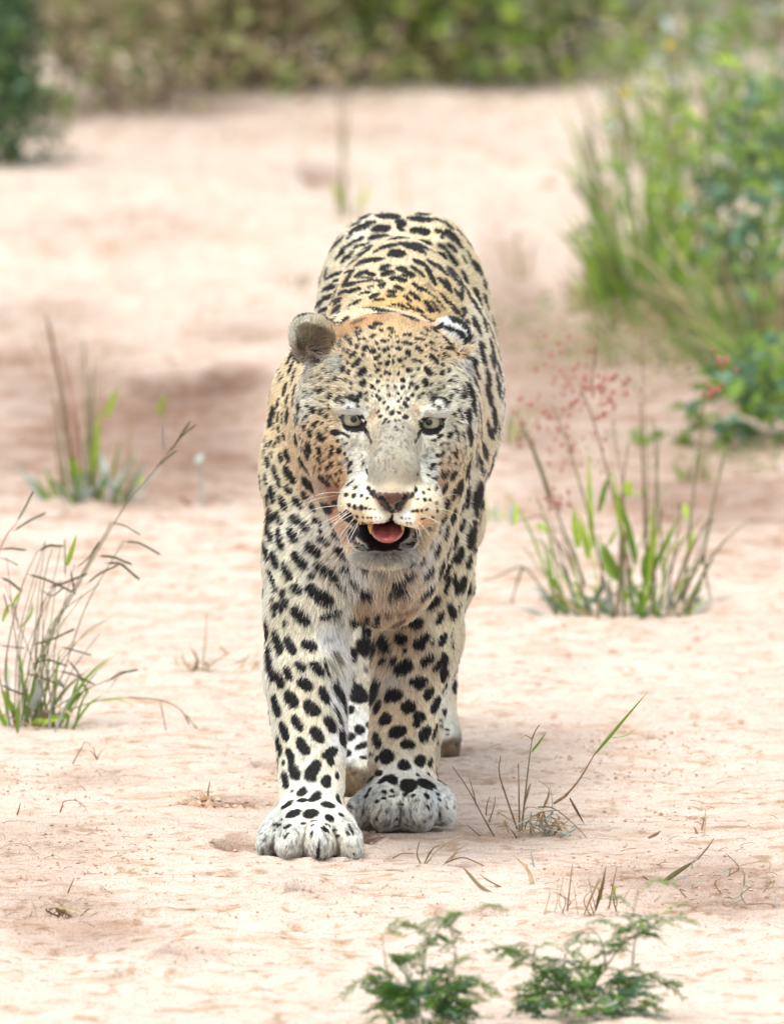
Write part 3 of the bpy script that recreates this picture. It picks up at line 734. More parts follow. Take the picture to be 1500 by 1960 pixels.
def make_spot(x1, y1, x2, y2, w, key, loose=1.0):
    mx, my = (x1 + x2) / 2, (y1 + y2) / 2
    dx, dy = x2 - x1, y2 - y1
    L = math.hypot(dx, dy)
    if L < 1e-3:
        dx, dy, L = 1.0, 0.0, 1.0
    ux, uy = dx / L, dy / L
    L = max(L, w * 1.001)
    M, n = hit(mx, my)
    if M is None:          # silhouette: pull towards the trunk
        for q in range(1, 12):
            mx2 = mx + (740 - mx) * 0.012 * q
            M, n = hit(mx2, my)
            if M is not None:
                mx = mx2
                break
        if M is None:
            return None

    def on_plane(px, py):
        d = ray(px, py)
        den = d @ n
        if abs(den) < 0.12:
            nn = n + (-d) * 0.12
            nn = nn / np.linalg.norm(nn)
            den = d @ nn
            return CAM + d * (((M - CAM) @ nn) / den)
        return CAM + d * (((M - CAM) @ n) / den)
    ends = []
    for s in (-1, 1):
        h, hn = hit(mx + ux * s * L / 2, my + uy * s * L / 2)
        p = on_plane(mx + ux * s * L / 2, my + uy * s * L / 2)
        if h is not None and np.linalg.norm(h - M) < 2.2 * np.linalg.norm(p - M) + 0.01 and np.linalg.norm(h - M) < 0.09:
            p = h
        elif np.linalg.norm(p - M) > 0.06:
            p = M + (p - M) * 0.06 / np.linalg.norm(p - M)
        ends.append(p)
    A, B = ends
    ab = B - A
    Lm = np.linalg.norm(ab)
    a = ab / max(Lm, 1e-6)
    cpt = on_plane(mx - uy * w / 2, my + ux * w / 2)
    hv = cpt - M
    hv = hv - a * (hv @ a)
    hw = min(max(np.linalg.norm(hv), 0.0006), 0.022)
    nn = np.cross(a, hv / max(np.linalg.norm(hv), 1e-9))
    if nn @ n < 0:
        nn = -nn
    b = np.cross(nn, a)
    mid = (A + B) / 2 * 0.5 + M * 0.5
    # along-length end softness uses the pixel width too
    we = min(0.5, w / L * 0.85)
    return (mid, a, b, nn, Lm / 2, hw, Lm * we, key)


SPOTS = []
for (ox, oy), kz, txt in TILES:
    for item in txt.split(';'):
        f = item.split(',')
        key = f[5] if len(f) > 5 else 'k'
        x1, y1, x2, y2, w = [float(v) for v in f[:5]]
        s = make_spot(ox + x1 / kz, oy + y1 / kz, ox + x2 / kz, oy + y2 / kz, w / kz * (1.32 if kz == 8.333 and w < 75 else 1.18), key)
        if s is not None:
            SPOTS.append(s)
for (x1, y1, x2, y2, w) in BARE:
    s = make_spot(x1, y1, x2, y2, w, 'r')
    if s is not None:
        SPOTS.append(s)
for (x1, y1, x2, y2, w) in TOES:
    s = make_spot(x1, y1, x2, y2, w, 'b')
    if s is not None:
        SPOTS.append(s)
print('spots placed', len(SPOTS))
# the coat goes on where the photograph does not reach: blotches spread evenly over the hidden skin
cent = np.array([s[0] for s in SPOTS])
cand = rng.choice(len(LV), 9000, replace=False)
extra = []
camv = Vector(CAM)
for i in cand:
    p, n = LV[i], LN[i]
    if p[2] < 0.05 or p[1] < -0.02 and p[2] > 0.35 and n[1] > -0.2 and p[1] < -0.02:
        if p[2] < 0.05:
            continue
    d = p - CAM
    dl = np.linalg.norm(d); d = d / dl
    vis = False
    if n @ d < 0.0:
        loc, no, ix, dist = BVH.ray_cast(camv, Vector(d))
        vis = loc is not None and dist > dl - 0.012
    if vis and not (p[1] > 0.42 and p[2] > 0.09):
        continue
    sp = 0.026 if (p[2] < 0.36 or p[1] < 0.1) else 0.036
    if np.min(((cent - p) ** 2).sum(1)) < (sp * 0.9) ** 2:
        continue
    if extra and np.min(((np.array(extra) - p) ** 2).sum(1)) < sp ** 2:
        continue
    extra.append(p)
    t = np.cross(n, rng.normal(size=3)); t /= np.linalg.norm(t)
    b = np.cross(n, t)
    r = sp * rng.uniform(0.27, 0.36)
    SPOTS.append((p, t, b, n, r * rng.uniform(1.0, 1.7), r, r * 0.8, 'k'))
print('hidden spots', len(extra))
# fine flecks between the larger spots of brow, temples and cheeks
zlo_, zhi_ = W(750, 915, -.1)[2], W(750, 640, 0)[2]
hm_ = np.where((LV[:, 1] < 0.06) & (LV[:, 2] > zlo_) & (LV[:, 2] < zhi_) & (LN[:, 1] < 0.05))[0]
cent = np.array([s[0] for s in SPOTS]); size_ = np.array([max(s[4], s[5]) for s in SPOTS])
br_ = W(752, 860, -.15); eyes_ = [W(676, 808, -.11), W(824, 811, -.11)]
fl_ = []
for i in rng.choice(hm_, 2600, replace=False):
    p, n = LV[i], LN[i]
    if p[2] < W(750, 770, -.1)[2] and abs(p[0] - br_[0]) < 0.062: continue
    if min(np.hypot(p[0] - e_[0], p[2] - e_[2]) for e_ in eyes_) < 0.027: continue
    if p[0] < W(650, 700, 0)[0] and p[2] > W(650, 700, 0)[2]: continue
    dd_ = np.sqrt(((cent - p) ** 2).sum(1)) - size_ * .8
    if dd_.min() < 0.0042: continue
    if fl_ and np.min(((np.array(fl_) - p) ** 2).sum(1)) < 0.0092 ** 2: continue
    fl_.append(p)
    t = np.cross(n, np.array([rng.normal() * .5, 0, 1]) if abs(n[2]) < .9 else np.array([1., 0, 0])); t /= np.linalg.norm(t)
    b = np.cross(n, t); r = rng.uniform(.0015, .0027)
    SPOTS.append((p, b, t, n, r * rng.uniform(1.0, 1.6), r, r * .9, 'k'))
print('flecks', len(fl_))

# coat colour seeds: photograph pixel, colour as seen there, weight radius in metres
SEEDS = [
 (750, 628, (230, 190, 122), .018), (690, 660, (222, 194, 144), .025), (800, 650, (226, 198, 148), .025), (750, 690, (210, 188, 146), .03),
 (700, 740, (214, 196, 160), .025), (750, 770, (205, 185, 150), .02), (800, 740, (214, 200, 165), .025), (618, 730, (210, 194, 158), .025), (590, 770, (216, 206, 182), .018),
 (675, 783, (228, 228, 224), .010), (660, 792, (224, 222, 216), .008), (690, 790, (226, 226, 222), .008), (832, 784, (232, 232, 230), .010), (845, 792, (230, 230, 228), .008), (815, 792, (226, 224, 218), .008),
 (718, 790, (205, 165, 120), .008), (795, 785, (215, 180, 140), .008),
 (610, 830, (222, 190, 140), .02), (585, 860, (226, 186, 132), .018), (630, 870, (224, 176, 112), .02), (640, 905, (220, 172, 112), .018), (612, 900, (222, 176, 118), .018), (650, 930, (214, 150, 96), .012),
 (665, 840, (214, 204, 186), .012), (690, 850, (194, 186, 168), .012), (680, 880, (198, 190, 176), .016), (690, 910, (192, 188, 174), .014),
 (880, 830, (228, 218, 190), .02), (870, 880, (230, 190, 140), .018), (850, 900, (228, 188, 134), .014), (895, 800, (232, 226, 208), .018), (855, 850, (218, 208, 186), .014), (885, 740, (228, 220, 196), .02),
 (810, 870, (190, 188, 176), .014), (812, 900, (196, 200, 194), .014), (830, 895, (225, 226, 224), .008),
 (752, 830, (156, 145, 124), .020), (750, 870, (146, 136, 114), .022), (750, 905, (150, 139, 116), .018), (725, 880, (156, 147, 126), .014), (785, 880, (156, 149, 128), .014), (750, 928, (168, 150, 120), .010),
 (690, 950, (216, 196, 160), .012), (700, 965, (226, 198, 152), .010), (690, 985, (224, 178, 110), .008), (700, 1000, (222, 165, 84), .008), (730, 1000, (224, 208, 184), .009), (725, 975, (224, 200, 164), .008),
 (800, 955, (222, 200, 160), .012), (805, 985, (226, 178, 108), .008), (815, 1000, (222, 160, 84), .008), (775, 1000, (226, 210, 190), .009), (830, 965, (224, 206, 170), .010),
 (738, 1064, (160, 154, 142), .010), (700, 1066, (180, 172, 160), .010), (775, 1064, (180, 176, 168), .010), (738, 1080, (222, 200, 162), .010),
 (606, 700, (190, 186, 176), .012), (650, 660, (212, 184, 140), .012), (575, 612, (196, 186, 160), .012), (560, 640, (190, 180, 158), .010), (615, 615, (200, 184, 150), .010), (640, 640, (206, 184, 148), .010), (600, 660, (146, 120, 90), .013), (590, 635, (186, 164, 130), .010), (640, 700, (196, 194, 184), .014), (850, 655, (232, 200, 150), .014), (872, 672, (232, 200, 150), .010), (866, 622, (226, 228, 232), .007), (882, 634, (222, 224, 230), .006), (893, 705, (232, 230, 228), .012), (880, 680, (226, 184, 128), .008),
 (700, 612, (226, 164, 84), .022), (660, 635, (212, 156, 84), .018), (790, 618, (228, 176, 104), .022), (640, 600, (222, 190, 140), .03), (740, 585, (230, 190, 130), .03), (820, 590, (228, 196, 146), .03),
 (700, 550, (230, 214, 182), .04), (820, 540, (226, 206, 166), .05), (760, 500, (234, 218, 188), .05), (690, 470, (236, 226, 206), .05), (780, 440, (236, 222, 196), .05), (620, 560, (234, 228, 214), .03), (880, 520, (228, 216, 186), .05),
 (930, 600, (226, 206, 170), .04), (945, 740, (228, 210, 180), .05), (920, 850, (224, 200, 162), .05), (935, 660, (226, 210, 178), .04), (960, 760, (236, 232, 226), .02), (905, 1000, (226, 208, 176), .04), (885, 1100, (226, 214, 184), .03),
 (540, 740, (226, 200, 152), .04), (560, 860, (224, 190, 140), .03), (530, 940, (216, 200, 160), .04), (590, 930, (218, 184, 146), .025), (620, 960, (210, 172, 138), .025), (640, 945, (200, 128, 82), .018),
 (570, 1010, (220, 212, 194), .035), (640, 1040, (224, 212, 202), .03), (620, 1090, (222, 212, 200), .035), (540, 1090, (216, 208, 178), .03), (680, 1110, (230, 228, 228), .025), (640, 1160, (222, 212, 196), .03),
 (720, 1100, (226, 204, 180), .02), (745, 1130, (220, 182, 146), .025), (780, 1110, (222, 190, 160), .025), (810, 1060, (224, 216, 208), .03), (850, 1020, (224, 208, 178), .03), (870, 960, (222, 196, 150), .03), (830, 1140, (222, 198, 160), .03),
 (700, 1165, (206, 168, 122), .018), (760, 1175, (206, 168, 124), .02), (860, 1180, (226, 208, 168), .03),
 (545, 1220, (216, 208, 184), .03), (590, 1300, (220, 212, 188), .04), (640, 1230, (228, 230, 236), .022), (645, 1330, (230, 232, 238), .022), (590, 1400, (222, 210, 184), .04), (650, 1420, (230, 230, 230), .02), (590, 1500, (222, 216, 196), .04), (620, 1560, (222, 218, 196), .02),
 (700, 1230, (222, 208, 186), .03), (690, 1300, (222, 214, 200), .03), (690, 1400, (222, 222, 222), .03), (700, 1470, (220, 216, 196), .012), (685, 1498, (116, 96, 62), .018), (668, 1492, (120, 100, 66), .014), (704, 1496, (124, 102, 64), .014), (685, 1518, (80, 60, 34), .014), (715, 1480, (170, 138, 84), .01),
 (770, 1230, (208, 176, 134), .03), (790, 1300, (222, 190, 146), .035), (750, 1310, (214, 198, 184), .015), (770, 1380, (222, 190, 144), .035), (760, 1430, (220, 196, 158), .03), (820, 1400, (226, 210, 178), .025), (770, 1480, (224, 214, 196), .03), (830, 1330, (224, 206, 170), .025),
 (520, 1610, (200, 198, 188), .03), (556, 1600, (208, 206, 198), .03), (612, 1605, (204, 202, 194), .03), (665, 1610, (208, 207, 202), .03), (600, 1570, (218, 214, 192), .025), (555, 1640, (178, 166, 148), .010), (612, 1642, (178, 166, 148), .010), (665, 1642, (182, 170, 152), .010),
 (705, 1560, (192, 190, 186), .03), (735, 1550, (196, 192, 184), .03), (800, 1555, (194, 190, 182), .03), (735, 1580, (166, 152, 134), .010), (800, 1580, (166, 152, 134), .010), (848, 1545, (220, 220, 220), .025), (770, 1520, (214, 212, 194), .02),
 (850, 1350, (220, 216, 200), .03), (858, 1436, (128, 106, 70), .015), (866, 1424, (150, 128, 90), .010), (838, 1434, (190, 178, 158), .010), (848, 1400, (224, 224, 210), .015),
]
sp_, sc_, sr_ = [], [], []
for (px, py, c, r) in SEEDS:
    h, n_ = hit(px, py)
    if h is None:
        continue
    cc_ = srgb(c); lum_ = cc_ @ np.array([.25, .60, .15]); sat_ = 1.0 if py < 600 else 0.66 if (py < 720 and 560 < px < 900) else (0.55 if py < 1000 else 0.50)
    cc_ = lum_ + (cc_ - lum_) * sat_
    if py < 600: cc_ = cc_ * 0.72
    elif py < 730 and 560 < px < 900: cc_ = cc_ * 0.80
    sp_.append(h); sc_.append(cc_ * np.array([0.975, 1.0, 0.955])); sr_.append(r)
# far side: mirror a few broad tones so that nothing is left without colour
for (p, c, r) in [((-.12, .6, .5), (222, 206, 172), .08), ((-.12, 1.0, .5), (222, 206, 172), .08), ((0, 1.2, .6), (224, 200, 160), .08), ((.1, 1.1, .3), (220, 210, 190), .06), ((0, .6, .32), (232, 226, 216), .08), ((-.05, .9, .2), (222, 212, 190), .06)]:
    sp_.append(np.array(p)); sc_.append(srgb(c)); sr_.append(r)
sp_, sc_, sr_ = np.array(sp_), np.array(sc_), np.array(sr_)
COAT_GAIN = 1.22


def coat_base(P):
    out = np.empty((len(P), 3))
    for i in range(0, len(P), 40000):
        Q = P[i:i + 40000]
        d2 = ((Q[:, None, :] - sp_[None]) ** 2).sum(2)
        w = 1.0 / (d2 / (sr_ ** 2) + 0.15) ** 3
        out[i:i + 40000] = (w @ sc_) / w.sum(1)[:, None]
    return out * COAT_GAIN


def coat_spots(P, N):
    """returns alpha of black, brown, bare-skin for points P with normals N"""
    order = np.argsort(P[:, 2])
    Z = P[order, 2]
    jit = (fbm(P, 260.0, 2, 11) - 0.5)
    jit2 = (vnoise(P, 110.0, 17) - 0.5)
    out = {k: np.zeros(len(P)) for k in 'kbgr'}
    for (c, a, b, n, L, hw, er, key) in SPOTS:
        R = max(L, hw) * 1.35 + 0.003
        i0, i1 = np.searchsorted(Z, [c[2] - R, c[2] + R])
        idx = order[i0:i1]
        Q = P[idx] - c
        m = (np.abs(Q[:, 0]) < R) & (np.abs(Q[:, 1]) < R + 0.02)
        idx = idx[m]; Q = Q[m]
        if not len(idx):
            continue
        u = np.abs(Q @ a); v = np.abs(Q @ b); w_ = np.abs(Q @ n)
        er = max(er, 1e-4)
        uu = np.maximum(u - (L - er), 0) / er
        vv = v / hw
        q = np.sqrt(uu ** 2 + vv ** 2)
        small = min(hw, er)
        if key != 'r':
            q = q * 0.94 + jit[idx] * 0.26 + jit2[idx] * 0.16
        soft = 0.16 if small > 0.004 else 0.3
        al = np.clip((1.0 - q) / soft + 0.5, 0, 1)
        al *= (w_ < max(0.02, 0.9 * L)) * ((N[idx] @ n) > 0.05)
        out[key][idx] = np.maximum(out[key][idx], al)
    return out


BLACK = np.array([0.0050, 0.0050, 0.0062])
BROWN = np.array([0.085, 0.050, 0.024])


def inside_blob(P, px, py, Y, rx, ry, rz):
    c = W(px, py, Y)
    return (((P - c) / np.array([rx, ry, rz])) ** 2).sum(1)


def skin_and_coat(P, N):
    base = coat_base(P)
    base *= (0.84 + 0.3 * fbm(P, 60.0, 3, 5))[:, None]
    tq = (fbm(P, 22.0, 2, 27) - 0.5)[:, None]
    base *= 1 + tq * np.array([0.05, -0.10, -0.30])
    s = coat_spots(P, N)
    # peppering on the muzzle bridge, brow and toes
    for (px, py, Y, rx, ry, rz, amt) in [(752, 870, -.17, .045, .08, .045, .55), (755, 770, -.1, .045, .06, .03, .5), (680, 880, -.11, .03, .05, .035, .6), (815, 880, -.11, .03, .05, .035, .6),
                                         (771, 1550, .24, .10, .12, .034, .75), (595, 1605, 0.0, .10, .12, .034, .6),
                                         (618, 735, -.02, .035, .06, .05, .55), (880, 745, -.02, .035, .06, .05, .45), (737, 1066, -.15, .045, .06, .014, .5)]:
        q = inside_blob(P, px, py, Y, rx, ry, rz)
        f = np.clip(1.3 - q, 0, 1) * np.clip((fbm(P * np.array([1.0, .6, .45]), 300.0, 2, 23) - 0.53) * 7, 0, 1) * amt
        base = base * (1 - f[:, None]) + np.array([.09, .085, .08]) * f[:, None]
    # worn brown fur of the hind toes
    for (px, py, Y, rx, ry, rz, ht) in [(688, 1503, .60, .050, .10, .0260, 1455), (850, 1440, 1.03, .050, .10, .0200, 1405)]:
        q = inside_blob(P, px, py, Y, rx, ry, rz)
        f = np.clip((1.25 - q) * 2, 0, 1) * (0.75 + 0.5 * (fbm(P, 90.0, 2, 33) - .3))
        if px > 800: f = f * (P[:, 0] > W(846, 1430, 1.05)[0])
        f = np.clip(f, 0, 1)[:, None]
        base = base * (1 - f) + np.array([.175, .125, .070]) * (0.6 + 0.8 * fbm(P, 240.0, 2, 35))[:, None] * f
    C = base
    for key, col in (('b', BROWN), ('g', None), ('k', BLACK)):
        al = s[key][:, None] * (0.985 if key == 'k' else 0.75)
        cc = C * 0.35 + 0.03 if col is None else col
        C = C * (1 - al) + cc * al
    bare = s['r'].copy()
    C = C * (1 - s['r'][:, None]) + np.array([0.010, 0.009, 0.010]) * s['r'][:, None]
    # nose leather
    q = inside_blob(P, 752, 958, -.235, .0255, .03, .0180)
    tri = np.clip((1.15 - q) * 4, 0, 1) * (P[:, 2] < W(750, 941, -.23)[2])
    tri *= np.clip(1 - (np.abs(P[:, 0] - W(751, 950, -.235)[0]) - (P[:, 2] - W(750, 990, -.235)[2]) * 0.62 - 0.006) * 400, 0, 1)
    tri = tri * (1 - s['r'])
    nosec = np.array([.115, .057, .044]) * (0.65 + 0.6 * fbm(P, 400, 2, 8))[:, None]
    C = C * (1 - tri[:, None]) + nosec * tri[:, None]
    bare = np.maximum(bare, tri)
    # mouth
    q = inside_blob(P, 732, 1027, -.19, .0500, .130, .0222)
    mo = np.clip((1.04 - q) * 8, 0, 1)
    mo *= (P[:, 1] > -0.215) | (P[:, 2] < W(735, 1018, -.22)[2])
    C = C * (1 - mo[:, None]) + np.array([0.012, 0.009, 0.009]) * mo[:, None]
    bare = np.maximum(bare, mo)
    # eye hollows
    for (px, py) in ((676, 813), (824, 817)):
        q = inside_blob(P, px, py, -.11, .0150, .06, .0098)
        e = np.clip((1.05 - q) * 8, 0, 1) * (P[:, 1] < 0.0)
        C = C * (1 - e[:, None]) + np.array([0.012, 0.011, 0.012]) * e[:, None]
        bare = np.maximum(bare, e)
    # inside of the open ear
    q = inside_blob(P, 600, 660, -.036, .033, .031, .030)
    e = np.clip((1.12 - q) * 3, 0, 1)
    C = C * (1 - e[:, None]) + np.array([0.135, 0.095, 0.062]) * e[:, None]
    return C, bare, s['k']


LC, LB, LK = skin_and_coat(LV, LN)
print('coat painted')
# ================================================================== LEOPARD: objects
leopard = empty('leopard', (0.0, 0.45, 0.0))
tag(leopard, 'large spotted leopard walking towards the camera with head lowered and mouth open', 'leopard')
LOFF = np.array([0.0, 0.45, 0.0])
me = np_mesh('body', LV - LOFF, LF)
vcol(me, 'coat', LC)
hide_mat, n_, l_, b_ = new_mat('leopard_hide')
a_ = n_.new('ShaderNodeAttribute'); a_.attribute_name = 'coat'
l_.new(a_.outputs['Color'], b_.inputs['Base Color'])
at2 = n_.new('ShaderNodeAttribute'); at2.attribute_name = 'bare'
mr_ = n_.new('ShaderNodeMapRange')
mr_.inputs['To Min'].default_value = 0.85; mr_.inputs['To Max'].default_value = 0.28
l_.new(at2.outputs['Fac'], mr_.inputs['Value'])
l_.new(mr_.outputs[0], b_.inputs['Roughness'])
b_.inputs['Specular IOR Level'].default_value = 0.15
me.materials.append(hide_mat)
bb = me.attributes.new('bare', 'FLOAT', 'POINT')
bb.data.foreach_set('value', LB.astype(np.float32))
body = link(bpy.data.objects.new('body', me), leopard)

# ---- fur --------------------------------------------------------------
FUR_N = 520000
tv = LV[TRI]
ta = np.linalg.norm(np.cross(tv[:, 1] - tv[:, 0], tv[:, 2] - tv[:, 0]), axis=1) / 2
tc = tv.mean(1)
tn = LN[TRI].mean(1); tn /= np.maximum(np.linalg.norm(tn, axis=1), 1e-6)[:, None]
vd = (tc - CAM); vd /= np.linalg.norm(vd, axis=1)[:, None]
fac = -(tn * vd).sum(1)
wgt = ta * np.where(fac > -0.25, 1.0, 0.22)
headness = np.clip((0.06 - tc[:, 1]) / 0.08, 0, 1) * (tc[:, 2] > 0.34)
wgt *= 1 + 1.3 * headness
wgt[tc[:, 2] < 0.001] = 0
cdf = np.cumsum(wgt); cdf /= cdf[-1]
ti = np.searchsorted(cdf, rng.random(FUR_N))
u = rng.random(FUR_N); v = rng.random(FUR_N)
fl = u + v > 1
u[fl], v[fl] = 1 - u[fl], 1 - v[fl]
w0 = 1 - u - v


def bary(A):
    T = A[TRI[ti]]
    if A.ndim == 1:
        return T[:, 0] * w0 + T[:, 1] * u + T[:, 2] * v
    return T[:, 0] * w0[:, None] + T[:, 1] * u[:, None] + T[:, 2] * v[:, None]


root = bary(LV); rn = bary(LN); rn /= np.linalg.norm(rn, axis=1)[:, None]
rb_ = bary(LB)
keep = rb_ < 0.5
root, rn = root[keep], rn[keep]
# growth direction: pixel, direction, length mm, lift, radius
FLOW = [
 (750, 930, (0, .3, 1), 4, .25), (750, 880, (0, .5, 1), 5, .25), (750, 820, (0, .5, 1), 6, .25), (750, 740, (0, .7, .7), 8, .3), (750, 650, (0, 1, .3), 10, .25),
 (690, 700, (-.5, .7, .3), 10, .3), (810, 700, (.5, .7, .3), 10, .3), (620, 740, (-.9, .5, -.1), 16, .4), (880, 740, (.9, .5, -.1), 16, .4),
 (676, 786, (-.7, .2, .3), 12, .5), (830, 788, (.8, .2, .3), 12, .5),
 (680, 850, (-.8, .5, -.2), 8, .3), (815, 850, (.8, .5, -.2), 8, .3), (610, 850, (-.6, .6, -.6), 13, .3), (880, 850, (.6, .6, -.6), 13, .3), (640, 920, (-.4, .6, -.7), 16, .3), (850, 920, (.4, .6, -.7), 16, .3),
 (700, 965, (-.9, .3, -.5), 6, .25), (795, 965, (.9, .3, -.5), 6, .25), (725, 995, (-.5, .2, -.9), 5, .3), (775, 995, (.5, .2, -.9), 5, .3),
 (738, 1070, (0, .0, -1), 20, .4), (690, 1070, (-.3, .1, -1), 20, .4), (790, 1070, (.3, .1, -1), 20, .4),
 (600, 620, (-.3, .2, .8), 8, .5), (570, 660, (-.8, .2, .3), 8, .5), (605, 665, (.9, -.5, .1), 24, .6), (860, 630, (.5, .6, .7), 9, .4), (890, 700, (.6, .2, -.6), 16, .6), (600, 700, (-.6, -.1, -.5), 20, .6),
 (700, 610, (-.1, 1, .3), 14, .3), (790, 615, (.1, 1, .3), 14, .3), (740, 520, (0, 1, 0), 13, .2), (770, 430, (0, 1, -.1), 13, .2), (640, 540, (-.2, 1, -.3), 13, .25), (880, 520, (.2, 1, -.3), 13, .25),
 (950, 700, (.1, 1, -.4), 15, .3), (930, 850, (.1, .9, -.5), 15, .3), (900, 1000, (.1, .8, -.6), 15, .3),
 (530, 760, (-.2, .8, -.5), 13, .25), (530, 900, (-.5, .7, -.5), 14, .25), (580, 950, (-.6, .3, -.6), 15, .3), (530, 1060, (-.5, .5, -.8), 14, .25), (620, 1040, (-.6, .1, -.7), 18, .3), (600, 1130, (-.4, .1, -.9), 18, .3),
 (690, 1120, (.1, -.1, -1), 26, .45), (740, 1120, (0, -.1, -1), 28, .45), (790, 1100, (.4, -.1, -.8), 22, .4), (850, 1050, (.7, .3, -.7), 18, .3), (870, 960, (.6, .6, -.6), 16, .3), (700, 1170, (0, 0, -1), 24, .4), (780, 1180, (.1, 0, -1), 20, .35), (850, 1150, (.4, .2, -.9), 16, .3),
 (590, 1230, (-.3, .1, -1), 14, .25), (645, 1240, (.4, -.1, -1), 28, .45), (590, 1330, (-.35, .1, -1), 13, .25), (648, 1330, (.3, 0, -1), 20, .4), (590, 1430, (-.35, .1, -1), 11, .25), (600, 1530, (-.25, 0, -1), 9, .2),
 (520, 1600, (-.5, -.4, -.8), 11, .3), (560, 1600, (-.1, -.6, -.8), 11, .3), (612, 1600, (.05, -.6, -.8), 11, .3), (668, 1600, (.4, -.4, -.8), 11, .3), (600, 1570, (0, -.8, -.5), 8, .2),
 (790, 1270, (.1, .1, -1), 16, .3), (740, 1270, (-.3, 0, -1), 22, .4), (790, 1380, (.1, .1, -1), 13, .25), (730, 1380, (-.3, .1, -1), 13, .25), (770, 1470, (0, 0, -1), 11, .25),
 (700, 1550, (-.6, -.3, -.8), 11, .3), (740, 1550, (-.1, -.6, -.8), 11, .3), (800, 1550, (.1, -.6, -.8), 11, .3), (850, 1545, (.4, -.4, -.8), 11, .3), (770, 1515, (0, -.8, -.5), 8, .2),
 (690, 1250, (.1, 0, -1), 16, .3), (690, 1400, (0, 0, -1), 11, .3), (685, 1500, (0, -.4, -.9), 9, .3), (855, 1440, (0, -.4, -.9), 8, .3), (860, 1200, (.1, .2, -1), 13, .3), (850, 1350, (0, .1, -1), 10, .3),
]
fp, fd, flen, flift = [], [], [], []
for (px, py, d, ln, lf) in FLOW:
    h, nn_ = hit(px, py)
    if h is None:
        continue
    fp.append(h); fd.append(np.array(d, float) / np.linalg.norm(d)); flen.append(ln / 1000.0); flift.append(lf)
for (p, d) in [((-.12, .6, .5), (0, 1, -.4)), ((0, 1.2, .6), (0, .5, -.8)), ((-.1, 1.0, .5), (0, .6, -.7)), ((0, .6, .32), (0, 1, 0)), ((.1, 1.1, .3), (0, .2, -1)), ((-.05, .9, .2), (0, .2, -1)), ((0, 1.3, .3), (0, 0, -1))]:
    fp.append(np.array(p)); fd.append(np.array(d, float) / np.linalg.norm(d)); flen.append(.014); flift.append(.25)
fp, fd, flen, flift = np.array(fp), np.array(fd), np.array(flen), np.array(flift)
n = len(root)
D = np.empty((n, 3)); LEN = np.empty(n); LIFT = np.empty(n)
for i in range(0, n, 60000):
    Q = root[i:i + 60000]
    d2 = ((Q[:, None, :] - fp[None]) ** 2).sum(2)
    w = 1.0 / (d2 + 0.0002) ** 2
    w /= w.sum(1)[:, None]
    D[i:i + 60000] = w @ fd; LEN[i:i + 60000] = w @ flen; LIFT[i:i + 60000] = w @ flift
# clumping: neighbouring hairs lean the same way
cl = np.stack([fbm(root, 120.0, 2, 31) - .5, fbm(root, 120.0, 2, 41) - .5, fbm(root, 120.0, 2, 51) - .5], 1)
D = D + cl * 0.5 + rng.normal(size=(n, 3)) * 0.13
D -= rn * (D * rn).sum(1)[:, None]
D /= np.maximum(np.linalg.norm(D, axis=1), 1e-5)[:, None]
LEN = LEN * 0.82 * rng.uniform(0.55, 1.2, n) * (0.85 + 0.3 * vnoise(root, 80, 9))
LIFT = LIFT * rng.uniform(0.6, 1.5, n)
seen = root + D * (LEN * rng.uniform(.38, .62, n))[:, None]
rc, rb2_, rk = skin_and_coat(seen, rn)
LEN = LEN * (1 - 0.7 * rb2_)
K = 5
pts = np.empty((n, K, 3), np.float32)
t0 = (D + rn * (LIFT + 0.25)[:, None]); t0 /= np.linalg.norm(t0, axis=1)[:, None]
t1 = (D + rn * (LIFT * 0.35)[:, None]); t1 /= np.linalg.norm(t1, axis=1)[:, None]
bend = rng.normal(size=(n, 3)) * 0.10
p = root - rn * 0.0008
pts[:, 0] = p
for k in range(1, K):
    f = k / (K - 1)
    dk = t0 * (1 - f) + t1 * f + bend * f
    dk /= np.linalg.norm(dk, axis=1)[:, None]
    p = p + dk * (LEN / (K - 1))[:, None]
    pts[:, k] = p
pts[:, :, 2] = np.maximum(pts[:, :, 2], 0.0005)
pts -= LOFF.astype(np.float32)
hc = bpy.data.hair_curves.new('fur')
hc.add_curves([K] * n)
hc.points.foreach_set('position', pts.ravel())
rad = np.tile(np.array([0.00036, 0.00034, 0.00027, 0.00017, 0.00005], np.float32), n) * np.repeat(rng.uniform(.75, 1.25, n).astype(np.float32), K)
ra = hc.attributes.get('radius') or hc.attributes.new('radius', 'FLOAT', 'POINT')
ra.data.foreach_set('value', rad)
shade = rng.uniform(0.68, 1.30, n) * (0.82 + 0.36 * vnoise(root, 420, 77))
hcC = rc * shade[:, None]
hcC = np.clip(hcC, 0, 0.92)
ca = hc.attributes.new('coat', 'FLOAT_COLOR', 'CURVE')
ca.data.foreach_set('color', np.concatenate([hcC, np.ones((n, 1))], 1).astype(np.float32).ravel())
fur_mat, n_, l_, b_ = new_mat('leopard_fur')
a0_ = n_.new('ShaderNodeAttribute'); a0_.attribute_name = 'coat'
hi_ = n_.new('ShaderNodeHairInfo')
rr_ = n_.new('ShaderNodeValToRGB')
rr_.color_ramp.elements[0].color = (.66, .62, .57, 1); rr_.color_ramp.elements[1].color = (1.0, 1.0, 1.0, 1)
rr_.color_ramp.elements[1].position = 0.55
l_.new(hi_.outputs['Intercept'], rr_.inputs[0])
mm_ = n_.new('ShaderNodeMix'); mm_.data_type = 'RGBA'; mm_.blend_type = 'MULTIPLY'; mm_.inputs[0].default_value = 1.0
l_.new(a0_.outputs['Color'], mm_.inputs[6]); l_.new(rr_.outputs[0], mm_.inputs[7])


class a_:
    outputs = {'Color': mm_.outputs[2]}


